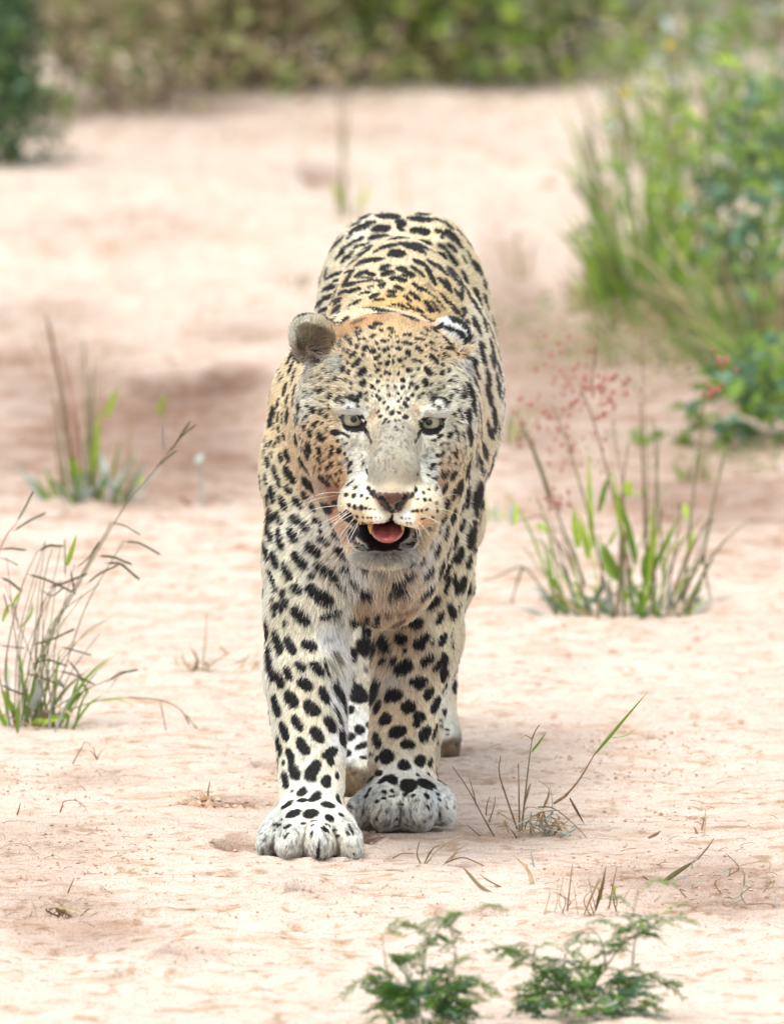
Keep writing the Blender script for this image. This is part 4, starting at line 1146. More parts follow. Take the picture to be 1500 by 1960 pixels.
l_.new(a_.outputs['Color'], b_.inputs['Base Color'])
b_.inputs['Roughness'].default_value = 0.38
b_.inputs['Specular IOR Level'].default_value = 0.42
td = n_.new('ShaderNodeBsdfTranslucent')
mx = n_.new('ShaderNodeMixShader'); mx.inputs[0].default_value = 0.18
l_.new(a_.outputs['Color'], td.inputs[0])
l_.new(b_.outputs[0], mx.inputs[1]); l_.new(td.outputs[0], mx.inputs[2])
l_.new(mx.outputs[0], n_['Material Output'].inputs[0])
hc.materials.append(fur_mat)
fur = link(bpy.data.objects.new('fur', hc), leopard)
print('fur', n)

# ---- eyes, tongue, teeth, whiskers -------------------------------------


def uv_sphere(c, r, nu=24, nv=16, sc=(1, 1, 1)):
    """sphere whose pole points to the camera side (-Y)"""
    V = []; F = []
    for j in range(nv + 1):
        th = math.pi * j / nv
        for i in range(nu):
            ph = 2 * math.pi * i / nu
            V.append((math.sin(th) * math.cos(ph) * sc[0], -math.cos(th) * sc[1], math.sin(th) * math.sin(ph) * sc[2]))
    for j in range(nv):
        for i in range(nu):
            a = j * nu + i; b = j * nu + (i + 1) % nu
            F.append((a, a + nu, b + nu, b))
    return np.array(V) * r + np.array(c), np.array(F)


def tube(pts, radii, ns=6):
    """swept tube through pts"""
    P = np.array(pts, float); n = len(P)
    T = np.gradient(P, axis=0); T /= np.maximum(np.linalg.norm(T, axis=1), 1e-9)[:, None]
    up = np.array([0.13, 0.97, 0.2])
    V = []
    for i in range(n):
        a = np.cross(T[i], up); a /= max(np.linalg.norm(a), 1e-6)
        b = np.cross(T[i], a)
        for k in range(ns):
            an = 2 * math.pi * k / ns
            V.append(P[i] + (a * math.cos(an) + b * math.sin(an)) * radii[i])
    F = []
    for i in range(n - 1):
        for k in range(ns):
            a = i * ns + k; b = i * ns + (k + 1) % ns
            F.append((a, b, b + ns, a + ns))
    return np.array(V), np.array(F)


eye_mat, n_, l_, b_ = new_mat('leopard_eye')
tc_ = n_.new('ShaderNodeTexCoord')
sep = n_.new('ShaderNodeSeparateXYZ')
l_.new(tc_.outputs['Object'], sep.inputs[0])


def mnode(op, a, b=None):
    m = n_.new('ShaderNodeMath'); m.operation = op
    for i, q in enumerate((a, b)):
        if q is None: continue
        if isinstance(q, (int, float)): m.inputs[i].default_value = q
        else: l_.new(q, m.inputs[i])
    return m.outputs[0]


r2 = mnode('SQRT', mnode('ADD', mnode('POWER', sep.outputs[0], 2), mnode('POWER', sep.outputs[2], 2)))
ramp = n_.new('ShaderNodeValToRGB')
rr = mnode('DIVIDE', r2, 0.02)
l_.new(rr, ramp.inputs[0])
e = ramp.color_ramp.elements
e[0].position = 0.0; e[0].color = (.006, .008, .010, 1)
e[1].position = 0.20; e[1].color = (.008, .010, .012, 1)
for ps, cc in ((0.23, (.30, .31, .19)), (0.34, (.50, .49, .34)), (0.58, (.38, .35, .24)), (0.66, (.10, .08, .06)), (0.72, (.010, .008, .008))):
    q = e.new(ps); q.color = (*cc, 1)
nz = n_.new('ShaderNodeTexNoise'); nz.inputs['Scale'].default_value = 700
l_.new(tc_.outputs['Object'], nz.inputs['Vector'])
mxc = n_.new('ShaderNodeMix'); mxc.data_type = 'RGBA'; mxc.blend_type = 'MULTIPLY'; mxc.inputs[0].default_value = 0.4
l_.new(ramp.outputs[0], mxc.inputs[6]); l_.new(nz.outputs[0], mxc.inputs[7])
l_.new(mxc.outputs[2], b_.inputs['Base Color'])
b_.inputs['Roughness'].default_value = 0.08
b_.inputs['Specular IOR Level'].default_value = 0.5
for (px, py, lab) in ((677, 800, 'pale eye half hidden under the brow'), (821, 806, 'pale eye with round pupil')):
    h, nn_ = hit(px, py + 4)
    c = W(px, py, -0.093)
    V, F = uv_sphere((0, 0, 0), 0.0175)
    em = np_mesh('eye', V, F); em.materials.append(eye_mat)
    eo = link(bpy.data.objects.new('eye', em), leopard)
    eo.location = Vector(c - LOFF)
    eo['label'] = lab

tongue_mat = simple_mat('tongue', (.34, .085, .080), 0.38, 0.5, noise=.25, scale=180)
V, F = uv_sphere((0, 0, 0), 1.0, 28, 20)
V = V * np.array([0.0222, 0.062, 0.0112])
V[:, 2] -= 0.16 * np.maximum(-V[:, 1], 0) + 0.10 * (np.abs(V[:, 0]) < 1) * 0
V[:, 2] -= 0.0030 * np.exp(-(V[:, 0] / 0.004) ** 2) * (V[:, 2] > -0.006)
tc0 = W(741, 1010, -0.160)
tm = np_mesh('tongue', V + tc0 - LOFF, F)
tm.materials.append(tongue_mat)
link(bpy.data.objects.new('tongue', tm), leopard)
tooth_mat = simple_mat('tooth', (.50, .27, .07), 0.35, 0.5)
for (px, py0, py1, r) in ((708, 1000, 1022, .0036), (771, 1000, 1016, .0034)):
    a_, b2 = W(px, py0, -.205), W(px + (1 if px < 740 else -1), py1, -.212)
    V, F = tube([a_, a_ * .6 + b2 * .4, b2], [r, r * .85, r * .15], 8)
    t = np_mesh('tooth', V - LOFF, F); t.materials.append(tooth_mat)
    link(bpy.data.objects.new('tooth', t), leopard)

wh_mat = simple_mat('whisker', (.60, .56, .48), 0.4, 0.5)
WHISK = [  # root px, mid px, tip px
 ((655, 943), (600, 950), (560, 985)), ((648, 948), (600, 957), (572, 972)), ((656, 968), (600, 975), (562, 997)), ((662, 974), (620, 1000), (571, 1009)),
 ((668, 976), (620, 1006), (575, 1020)), ((672, 978), (630, 1010), (590, 1045)), ((676, 984), (640, 1006), (600, 1040)), ((680, 990), (655, 1020), (629, 1063)),
 ((676, 1000), (662, 1020), (645, 1040)), ((682, 1002), (668, 1024), (660, 1044)), ((690, 1003), (676, 1020), (672, 1045)), ((664, 982), (630, 1020), (610, 1075)), ((686, 996), (665, 1040), (622, 1100)),
 ((800, 985), (832, 996), (870, 1040)), ((806, 988), (840, 1000), (868, 1020)), ((792, 1002), (798, 1020), (797, 1040)), ((796, 1003), (806, 1025), (812, 1048)), ((812, 975), (850, 950), (880, 948)), ((815, 982), (850, 975), (900, 1000)),
 ((800, 998), (815, 1015), (840, 1050)), ((690, 770), (712, 745), (735, 735)), ((820, 748), (850, 724), (893, 700)), ((850, 636), (858, 608), (893, 617)),
]
WHISK = WHISK[:-1]
for (a, b, c) in WHISK:
    h, nn_ = hit(*a)
    if h is None:
        continue
    Y0 = h[1]
    out = -0.02
    P0, P1, P2 = h, W(b[0], b[1], Y0 + out), W(c[0], c[1], Y0 + out + 0.01)
    pp = [P0 * (1 - t) ** 2 + (2 * P1 - (P0 + P2) / 2) * 2 * t * (1 - t) + P2 * t * t for t in np.linspace(0, 1, 9)]
    V, F = tube(pp, list(np.linspace(.00045, .00010, 9)), 4)
    m_ = np_mesh('whisker', V - LOFF, F); m_.materials.append(wh_mat)
    link(bpy.data.objects.new('whisker', m_), leopard)
# ================================================================== PLANTS
GREEN = simple_mat('fresh_blade', (.14, .26, .028), .5, .35, trans=.35, col2=(.22, .36, .05), scale=40)
LIME = simple_mat('young_blade', (.30, .46, .04), .5, .3, trans=.4, col2=(.40, .55, .08), scale=40)
OLIVE = simple_mat('olive_stem', (.13, .14, .060), .6, .3, trans=.15, col2=(.22, .21, .11), scale=60)
TAN = simple_mat('dry_straw', (.34, .25, .14), .7, .2, trans=.2, col2=(.50, .40, .26), scale=60)
BROWN_ST = simple_mat('brown_stalk', (.14, .085, .050), .7, .2, col2=(.26, .17, .10), scale=60)
GREYB = simple_mat('bluish_old_blade', (.30, .36, .32), .6, .25, trans=.2, col2=(.42, .47, .42), scale=40)
SEEDM = simple_mat('seed_spike', (.075, .085, .045), .7, .2, col2=(.16, .14, .085), scale=200)
REDM = simple_mat('red_seed', (.30, .10, .075), .7, .15, col2=(.42, .20, .16), scale=200)
YEL = simple_mat('yellow_flower', (.75, .52, .03), .6, .25)
FERN = simple_mat('fern_leaf', (.075, .19, .05), .5, .35, trans=.35, col2=(.15, .30, .07), scale=60)
DARKL = simple_mat('dark_leaf', (.020, .060, .022), .5, .35, trans=.2, col2=(.045, .11, .035), scale=15)
BLUEL = simple_mat('blue_green_leaf', (.09, .19, .12), .5, .4, trans=.3, col2=(.17, .31, .20), scale=15)
MIDL = simple_mat('mid_leaf', (.13, .21, .055), .5, .35, trans=.4, col2=(.22, .33, .09), scale=15)
OLIVEL = simple_mat('olive_leaf', (.25, .26, .10), .6, .3, trans=.4, col2=(.38, .37, .16), scale=12)
DRYL = simple_mat('dry_leaf', (.30, .23, .14), .7, .2, trans=.35, col2=(.46, .38, .24), scale=12)
BARK = simple_mat('bark', (.17, .125, .09), .9, .1, col2=(.27, .21, .15), scale=30)


class MB:
    def __init__(self):
        self.V, self.F, self.n = [], [], 0

    def add(self, V, F):
        self.V.append(np.asarray(V, float)); self.F.append(np.asarray(F) + self.n); self.n += len(V)

    def mesh(self, name, mat, off=(0, 0, 0), smooth=True):
        m = np_mesh(name, np.concatenate(self.V) - np.array(off), np.concatenate(self.F), smooth)
        m.materials.append(mat)
        return m


def spline(pts, n):
    P = np.array(pts, float)
    if len(P) == 2:
        return P[0] + np.linspace(0, 1, n)[:, None] * (P[1] - P[0])
    t = np.linspace(0, len(P) - 1, n)
    Q = np.concatenate([[2 * P[0] - P[1]], P, [2 * P[-1] - P[-2]]])
    out = []
    for v in t:
        i = min(int(v), len(P) - 2); f = v - i
        a, b, c, d = Q[i], Q[i + 1], Q[i + 2], Q[i + 3]
        out.append(0.5 * (2 * b + (c - a) * f + (2 * a - 5 * b + 4 * c - d) * f * f + (3 * b - a - 3 * c + d) * f ** 3))
    return np.array(out)


def ribbon(pts, w, n=8, roll=None, fold=0.25, base=0.55):
    """leaf blade: folded tapering strip"""
    P = spline(pts, n)
    T = np.gradient(P, axis=0); T /= np.maximum(np.linalg.norm(T, axis=1), 1e-9)[:, None]
    roll = rng.uniform(-1.0, 1.0) if roll is None else roll
    side0 = np.array([math.cos(roll), math.sin(roll), 0.15])
    V = []
    for i in range(n):
        f = i / (n - 1)
        ww = w * (base + (1 - base) * min(1, f * 4)) * (1 - max(0, (f - .35) / .65) ** 1.6) + w * 0.03
        s = side0 - T[i] * (side0 @ T[i]); s /= max(np.linalg.norm(s), 1e-6)
        nn = np.cross(T[i], s)
        V += [P[i] - s * ww / 2 + nn * ww * fold, P[i], P[i] + s * ww / 2 + nn * ww * fold]
    F = []
    for i in range(n - 1):
        a = 3 * i
        F += [(a, a + 1, a + 4, a + 3), (a + 1, a + 2, a + 5, a + 4)]
    return np.array(V), np.array(F)


def stalk(pts, r0, r1, n=8, ns=5):
    P = spline(pts, n)
    return tube(P, list(np.linspace(r0, r1, n)), ns)


def spike(P0, P1, sag, w=0.0022, n=14):
    """a grass spike: thin rachis set with overlapping grains on its lower side"""
    mb = MB()
    mid = (np.array(P0) + np.array(P1)) / 2 + np.array([0, 0, sag])
    P = spline([P0, mid, P1], n)
    V, F = tube(P, list(np.linspace(.0006, .0003, n)), 3)
    mb.add(V, F)
    T = np.gradient(P, axis=0)
    for i in range(1, n):
        t = T[i] / max(np.linalg.norm(T[i]), 1e-6)
        for s in (-1, 1):
            side = np.cross(t, np.array([0, 1, 0])) * s
            a = P[i]
            b = a + t * w * 1.6 + side * w * .6 + np.array([0, rng.normal() * w * .2, 0])
            c = a + t * w * 3.2 + side * w * .15
            d = a + t * w * 1.6 - np.array([0, w * .5, 0])
            mb.add([a, b, c, d], [(0, 1, 2, 3)])
    return mb


def add_part(name, mesh, parent, label=None):
    o = link(bpy.data.objects.new(name, mesh), parent)
    if label: o['label'] = label
    return o


def plant(name, px, py, label, cat, group=None, Y=None):
    g = G(px, py)
    if Y is not None: g = np.array([W(px, py, Y)[0], Y, 0])
    z = gh(g[0], g[1])
    o = empty(name, (g[0], g[1], z))
    tag(o, label, cat, group)
    return o, np.array([g[0], g[1], z])


def pxline(pts, Y, spread=0.0):
    """photograph polyline -> world polyline; depth drifts gently along it"""
    out = []
    dr = rng.uniform(-1, 1) * spread
    for i, q in enumerate(pts):
        f = i / max(1, len(pts) - 1)
        out.append(W(q[0], q[1], Y + dr * f))
    return out


def explicit(parent, base, Y, items, spread=0.05):
    for it in items:
        kind, mat, w, pts = it[:4]
        L = pxline(pts, Y, spread)
        s = (Y - CAM[1]) / FPX * 1.25
        if kind == 'leaf':
            V, F = ribbon(L, w * s, 9)
            nm = 'leaf_blade'
        elif kind == 'stem':
            V, F = stalk(L, w * s / 2, w * s / 2 * .45, 3 * len(pts) + 3)
            nm = 'stem'
        else:
            mb = spike(L[0], L[-1], (L[len(L) // 2][2] - (L[0][2] + L[-1][2]) / 2) if len(L) > 2 else 0.002, w * s * .75)
            m = mb.mesh('seed_spike', mat, base, False)
            add_part('seed_spike', m, parent)
            continue
        mb = MB(); mb.add(V, F)
        add_part(nm, mb.mesh(nm, mat, base), parent)


def rand_blades(parent, base, n, h, spread, mats, w, rad=0.03, droop=0.3, name='leaf_blade', lean=(0, 0)):
    for i in range(n):
        an = rng.uniform(0, 2 * math.pi)
        r = rad * math.sqrt(rng.random())
        b = base + np.array([r * math.cos(an), r * math.sin(an), 0])
        b[2] = base[2] - 0.006
        hh = h * rng.uniform(.45, 1.0)
        an2 = an + rng.normal() * .6
        out = spread * rng.uniform(.2, 1.0) * hh
        tip = b + np.array([math.cos(an2) * out + lean[0] * hh, math.sin(an2) * out + lean[1] * hh, hh * (1 - droop * rng.random())])
        mid = b + (tip - b) * .5 + np.array([0, 0, hh * .14])
        V, F = ribbon([b, mid, tip], w * rng.uniform(.6, 1.2), 8)
        mb = MB(); mb.add(V, F)
        add_part(name, mb.mesh(name, mats[int(rng.integers(len(mats)))], base), parent)


# ---- tuft at the left edge, in focus range ----------------------------------
t, b = plant('grass_tuft', 75, 1395, 'green and tan seeding grass tuft at the left edge with an arching stem', 'grass tuft')
Y = b[1]
items = [
 ('stem', OLIVE, 3.5, [(60, 1395), (95, 1230), (150, 1120), (235, 975), (300, 895)]), ('stem', BROWN_ST, 3, [(300, 895), (335, 848), (362, 815)]),
 ('spike', SEEDM, 4, [(322, 868), (345, 838), (368, 818)]), ('spike', SEEDM, 4, [(300, 892), (315, 880), (330, 868)]), ('spike', GREYB, 4, [(313, 865), (312, 840), (311, 822)]), ('spike', SEEDM, 4, [(335, 850), (352, 830), (360, 812)]),
 ('stem', OLIVE, 3.5, [(50, 1395), (90, 1230), (150, 1110), (212, 1003)]), ('stem', BROWN_ST, 2.5, [(150, 1110), (185, 1050), (212, 1000)]),
 ('spike', SEEDM, 5, [(212, 1000), (240, 1006), (262, 1020)]), ('spike', SEEDM, 5, [(236, 1036), (265, 1040), (297, 1056)]), ('spike', SEEDM, 5, [(186, 1064), (212, 1066), (241, 1076)]), ('spike', SEEDM, 5, [(200, 1078), (230, 1080), (258, 1102)]),
 ('stem', OLIVE, 3, [(70, 1390), (120, 1290), (165, 1160), (236, 1036)]), ('spike', SEEDM, 5, [(148, 1085), (170, 1070), (186, 1043)]), ('spike', SEEDM, 5, [(165, 1118), (195, 1098), (218, 1085)]),
 ('stem', OLIVE, 3, [(65, 1390), (70, 1250), (85, 1110), (100, 1050)]), ('spike', SEEDM, 5, [(72, 1056), (88, 1046), (110, 1045)]), ('stem', BROWN_ST, 3, [(30, 1385), (10, 1280), (40, 1130), (72, 1054)]),
 ('spike', SEEDM, 5, [(125, 1105), (124, 1070), (124, 1040)]), ('spike', SEEDM, 5, [(135, 1092), (138, 1110), (142, 1130)]), ('spike', SEEDM, 5, [(50, 1098), (85, 1110), (128, 1128)]), ('spike', SEEDM, 5, [(93, 1125), (125, 1115), (155, 1103)]),
 ('stem', OLIVE, 3, [(45, 1390), (75, 1260), (110, 1180), (190, 1118)]), ('stem', OLIVE, 3, [(40, 1385), (60, 1250), (85, 1150), (118, 1110)]),
 ('leaf', TAN, 5, [(90, 1262), (150, 1225), (200, 1188), (239, 1163)]), ('stem', OLIVE, 3, [(60, 1390), (95, 1300), (160, 1215), (200, 1188)]),
 ('stem', OLIVE, 3, [(60, 1385), (130, 1360), (190, 1341), (245, 1335)]), ('stem', BROWN_ST, 2.2, [(245, 1335), (305, 1340), (340, 1355), (372, 1388), (398, 1412)]),
 ('spike', SEEDM, 3, [(306, 1342), (316, 1385), (324, 1428)]), ('spike', SEEDM, 3, [(352, 1366), (365, 1390), (375, 1415)]), ('spike', SEEDM, 3, [(362, 1376), (376, 1395), (390, 1417)]), ('leaf', LIME, 8, [(195, 1342), (225, 1338), (258, 1350)]),
 ('stem', OLIVE, 3, [(55, 1392), (110, 1352), (170, 1318), (212, 1300)]), ('spike', SEEDM, 5, [(205, 1305), (228, 1290), (254, 1284)]), ('spike', SEEDM, 4, [(210, 1318), (222, 1300), (235, 1290)]),
 ('stem', TAN, 3.5, [(0, 1366), (60, 1390), (130, 1430), (180, 1455)]), ('stem', BROWN_ST, 3, [(78, 1388), (98, 1330), (106, 1310)]), ('stem', BROWN_ST, 3, [(60, 1427), (80, 1385), (100, 1355)]),
 ('leaf', GREEN, 9, [(50, 1392), (60, 1340), (66, 1290)]), ('leaf', GREEN, 12, [(28, 1365), (14, 1345), (8, 1322)]), ('leaf', LIME, 11, [(60, 1386), (90, 1380), (134, 1371)]), ('leaf', GREEN, 10, [(95, 1372), (112, 1378), (133, 1370)]),
 ('leaf', LIME, 8, [(128, 1083), (138, 1052), (147, 1022)]), ('leaf', LIME, 6, [(25, 1160), (35, 1140), (45, 1128)]), ('leaf', LIME, 6, [(5, 1190), (14, 1165), (22, 1155)]), ('leaf', GREEN, 6, [(40, 1200), (58, 1175), (62, 1150)]),
 ('leaf', GREYB, 14, [(55, 1365), (72, 1330), (70, 1298)]), ('leaf', GREYB, 8, [(110, 1300), (118, 1310), (122, 1318)]), ('leaf', TAN, 8, [(95, 1350), (125, 1362), (148, 1380)]),
 ('stem', OLIVE, 3, [(20, 1390), (-10, 1250), (-20, 1130)]), ('stem', BROWN_ST, 3, [(-20, 1100), (10, 1030), (32, 1002)]), ('spike', SEEDM, 5, [(32, 1000), (45, 975), (60, 948)]), ('spike', SEEDM, 5, [(24, 1018), (48, 1000), (78, 986)]),
 ('spike', SEEDM, 5, [(0, 1052), (20, 1050), (40, 1052)]), ('spike', SEEDM, 5, [(0, 1068), (15, 1072), (30, 1080)]), ('spike', SEEDM, 5, [(0, 1105), (15, 1112), (32, 1124)]),
 ('spike', SEEDM, 5, [(60, 1235), (95, 1225), (132, 1209)]), ('spike', SEEDM, 5, [(118, 1238), (140, 1245), (166, 1252)]), ('spike', SEEDM, 5, [(60, 1272), (90, 1264), (120, 1272)]), ('spike', SEEDM, 5, [(130, 1264), (150, 1285), (164, 1318)]),
 ('spike', SEEDM, 5, [(112, 1284), (140, 1292), (172, 1306)]), ('spike', SEEDM, 5, [(48, 1290), (75, 1295), (98, 1305)]), ('spike', SEEDM, 5, [(0, 1236), (20, 1238), (42, 1240)]), ('spike', SEEDM, 5, [(0, 1310), (20, 1320), (40, 1328)]),
 ('spike', SEEDM, 4, [(6, 1133), (10, 1148), (14, 1165)]), ('spike', SEEDM, 4, [(28, 1155), (31, 1180), (34, 1200)]), ('spike', SEEDM, 5, [(80, 1130), (100, 1140), (118, 1128)]),
]
explicit(t, b, Y, items, 0.06)
for i in range(18):
    x1 = rng.uniform(10, 110); x2 = x1 + rng.normal() * 60; h_ = rng.uniform(120, 360)
    explicit(t, b, Y, [('stem', [OLIVE, OLIVE, MIDL, OLIVE][i % 4], 2.4, [(x1, 1392), (x1 + (x2 - x1) * .35, 1392 - h_ * .5), (x2 + 30, 1392 - h_)])], .08)
rand_blades(t, b, 24, .13, .9, [OLIVE, GREEN, GREEN, GREYB, GREEN, LIME], .0055, .065)

# ---- thin sprigs near it ------------------------------------------------------
t, b = plant('dry_sprig', 175, 1462, 'small tan dry sprig with curled tips lying below the left tuft', 'dry sprig')
explicit(t, b, b[1], [('stem', TAN, 2.2, [(120, 1490), (160, 1475), (200, 1462)]), ('stem', BROWN_ST, 2, [(186, 1455), (176, 1440), (170, 1436)]), ('stem', BROWN_ST, 2, [(186, 1455), (192, 1440), (200, 1434)]), ('stem', BROWN_ST, 2, [(186, 1455), (180, 1436), (178, 1430)]),
    ('stem', BROWN_ST, 2.5, [(139, 1463), (150, 1442), (163, 1420)]), ('leaf', TAN, 3, [(150, 1468), (175, 1470), (228, 1480)]), ('stem', TAN, 2, [(195, 1478), (205, 1470), (212, 1466)]), ('stem', BROWN_ST, 2, [(0, 1474), (40, 1478), (68, 1484)]), ('leaf', BROWN_ST, 4, [(50, 1488), (62, 1486), (75, 1492)])], .01)
for k, (x1, y1, x2, y2, x3, y3, lab) in enumerate([(398, 1527, 399, 1510, 402, 1496, 'short brown stick standing upright behind the line of sand crumbs'), (115, 1556, 119, 1544, 122, 1533, 'dark bent twig with a thin hoop beside the left edge'),
                                                   (33, 1561, 36, 1550, 39, 1538, 'short dark stub of stalk near the lower left edge'), (130, 1710, 136, 1695, 142, 1682, 'leaning brown twig in the lower left sand'), (388, 1270, 393, 1225, 396, 1172, 'thin pale dry stalk standing in the sand left of the leopard')]):
    t, b = plant('twig', x1, y1, lab, 'twig', None)
    its = [('stem', BROWN_ST if k != 4 else TAN, 3.2, [(x1, y1), (x2, y2), (x3, y3)])]
    if k == 1: its.append(('stem', BROWN_ST, 1.6, [(122, 1534), (142, 1532), (158, 1540), (167, 1554)]))
    explicit(t, b, b[1], its, .0)

t, b = plant('dry_grass', 400, 1285, 'flattened straw coloured grass remains in the sand left of the front paws', 'dry grass')
its = [('leaf', TAN, 4, [(370, 1288), (352, 1268), (350, 1240)]), ('leaf', BROWN_ST, 5, [(366, 1290), (378, 1265), (362, 1235)]), ('leaf', TAN, 4, [(395, 1280), (420, 1262), (445, 1248)]), ('leaf', TAN, 4, [(440, 1275), (470, 1262), (482, 1246)]),
       ('stem', TAN, 2.5, [(365, 1290), (400, 1296), (460, 1300)]), ('leaf', TAN, 4, [(340, 1278), (336, 1262), (334, 1250)]), ('leaf', TAN, 4, [(470, 1290), (490, 1275), (498, 1262)]), ('leaf', TAN, 5, [(420, 1236), (432, 1246), (440, 1254)])]
for i in range(14):
    x = rng.uniform(350, 500); its.append(('leaf', TAN, 3, [(x, 1285 + rng.normal() * 8), (x + rng.normal() * 22, 1270), (x + rng.normal() * 35, 1262 + rng.normal() * 10)]))
explicit(t, b, b[1], its, .03)

# ---- far left tuft, out of focus -------------------------------------------------
t, b = plant('grass_tuft', 175, 955, 'soft focused grass tuft with reddish stalks standing in brown sand on the left', 'grass tuft')
its = []
for (x0, x1, y1, mt, w) in [(140, 88, 600, BROWN_ST, 6), (145, 95, 620, BROWN_ST, 6), (150, 130, 690, REDM, 5), (165, 118, 680, BROWN_ST, 6), (170, 160, 650, OLIVE, 5), (175, 178, 700, OLIVE, 5), (172, 172, 720, OLIVE, 5), (180, 190, 680, TAN, 4), (160, 150, 690, TAN, 4),
                           (125, 100, 740, OLIVE, 6), (120, 96, 800, TAN, 5), (245, 258, 760, TAN, 4), (150, 60, 640, TAN, 3), (185, 205, 660, TAN, 3), (235, 262, 740, TAN, 3)]:
    its.append(('stem', mt, w, [(x0, 945), (x0 + (x1 - x0) * .4, 945 - (945 - y1) * .5), (x1, y1)]))
for (pts, mt, w) in [([(178, 930), (185, 850), (190, 780)], LIME, 12), ([(205, 800), (215, 770), (228, 735)], LIME, 12), ([(145, 930), (140, 900), (132, 870)], GREEN, 10), ([(150, 930), (150, 905), (138, 865)], LIME, 9),
                     ([(170, 950), (200, 900), (185, 860)], GREYB, 12), ([(230, 960), (205, 920), (185, 880)], GREYB, 12), ([(120, 1000), (118, 950), (122, 900)], GREYB, 14), ([(145, 975), (170, 935), (190, 920)], GREYB, 13), ([(255, 930), (270, 900), (285, 885)], GREYB, 12),
                     ([(215, 920), (225, 880), (232, 835)], GREEN, 10), ([(240, 925), (250, 890), (255, 865)], OLIVE, 8), ([(260, 930), (268, 910), (262, 890)], LIME, 8), ([(170, 930), (172, 880), (165, 800)], GREEN, 9), ([(240, 960), (290, 970), (310, 990)], OLIVE, 4)]:
    its.append(('leaf', mt, w, pts))
explicit(t, b, b[1], its, .10)
rand_blades(t, b, 40, .085, 1.0, [GREYB, GREEN, OLIVE, GREYB, GREEN], .009, .08)
t, b = plant('low_weed', 385, 965, 'tiny pale stalk with reddish leaves at its foot in the brown sand', 'weed')
explicit(t, b, b[1], [('stem', GREYB, 5, [(388, 965), (386, 920), (380, 870)]), ('leaf', GREYB, 14, [(376, 885), (380, 872), (388, 866)]), ('leaf', REDM, 8, [(385, 965), (410, 955), (425, 950)]), ('leaf', REDM, 8, [(370, 972), (350, 960), (345, 950)]), ('leaf', REDM, 7, [(380, 975), (330, 975), (305, 985)]), ('stem', OLIVE, 3, [(400, 945), (440, 960), (475, 972)])], .03)
t, b = plant('low_weed', 308, 800, 'single blurred lime green leaf standing in the sand', 'weed')
explicit(t, b, b[1], [('leaf', LIME, 11, [(304, 796), (308, 775), (318, 755)])], .02)

# ---- right tuft, slightly out of focus, with red seeds ----------------------------
t, b = plant('grass_tuft', 1195, 1170, 'bright green grass tuft with upright stalks and small red seeds right of the leopard', 'grass tuft')
its = []
for (pts, mt, w) in [
    ([(1240, 1150), (1232, 950), (1225, 770)], BROWN_ST, 6), ([(1308, 1160), (1320, 1010), (1335, 880), (1350, 755)], OLIVE, 5), ([(1300, 1150), (1345, 1060), (1365, 960), (1388, 862)], OLIVE, 6), ([(1345, 1060), (1352, 1110), (1362, 1160)], BROWN_ST, 5),
    ([(1160, 1130), (1130, 1000), (1090, 860), (1058, 775)], OLIVE, 4), ([(1120, 1120), (1080, 1020), (1030, 880), (990, 790)], OLIVE, 5), ([(1050, 950), (1030, 890), (1005, 830)], OLIVE, 5), ([(1210, 1140), (1180, 980), (1140, 820), (1108, 730)], BROWN_ST, 4),
    ([(1250, 1130), (1255, 950), (1262, 830)], OLIVE, 4), ([(1235, 1130), (1238, 960), (1228, 640)], OLIVE, 3), ([(1270, 1120), (1262, 980), (1250, 800)], OLIVE, 4), ([(1138, 700), (1140, 660), (1144, 620)], BROWN_ST, 5), ([(1135, 760), (1133, 730), (1138, 690)], OLIVE, 4),
    ([(1185, 1120), (1190, 950), (1202, 850)], BROWN_ST, 5), ([(1200, 1130), (1195, 960), (1172, 810)], OLIVE, 3), ([(1090, 1120), (1070, 1050), (1040, 990), (985, 1000)], OLIVE, 4), ([(1075, 1165), (1040, 1130), (1000, 1085), (960, 1100), (925, 1112)], OLIVE, 4),
    ([(1000, 1085), (985, 1130), (975, 1172)], OLIVE, 4), ([(1095, 1165), (1050, 1110), (1000, 1045)], TAN, 5), ([(1280, 1130), (1290, 1060), (1300, 1000), (1300, 960)], OLIVE, 4), ([(1075, 1120), (1065, 1070), (1050, 1010)], TAN, 4), ([(1030, 800), (1000, 840), (975, 830), (1020, 680)], TAN, 3)]:
    its.append(('stem', mt, w, pts))
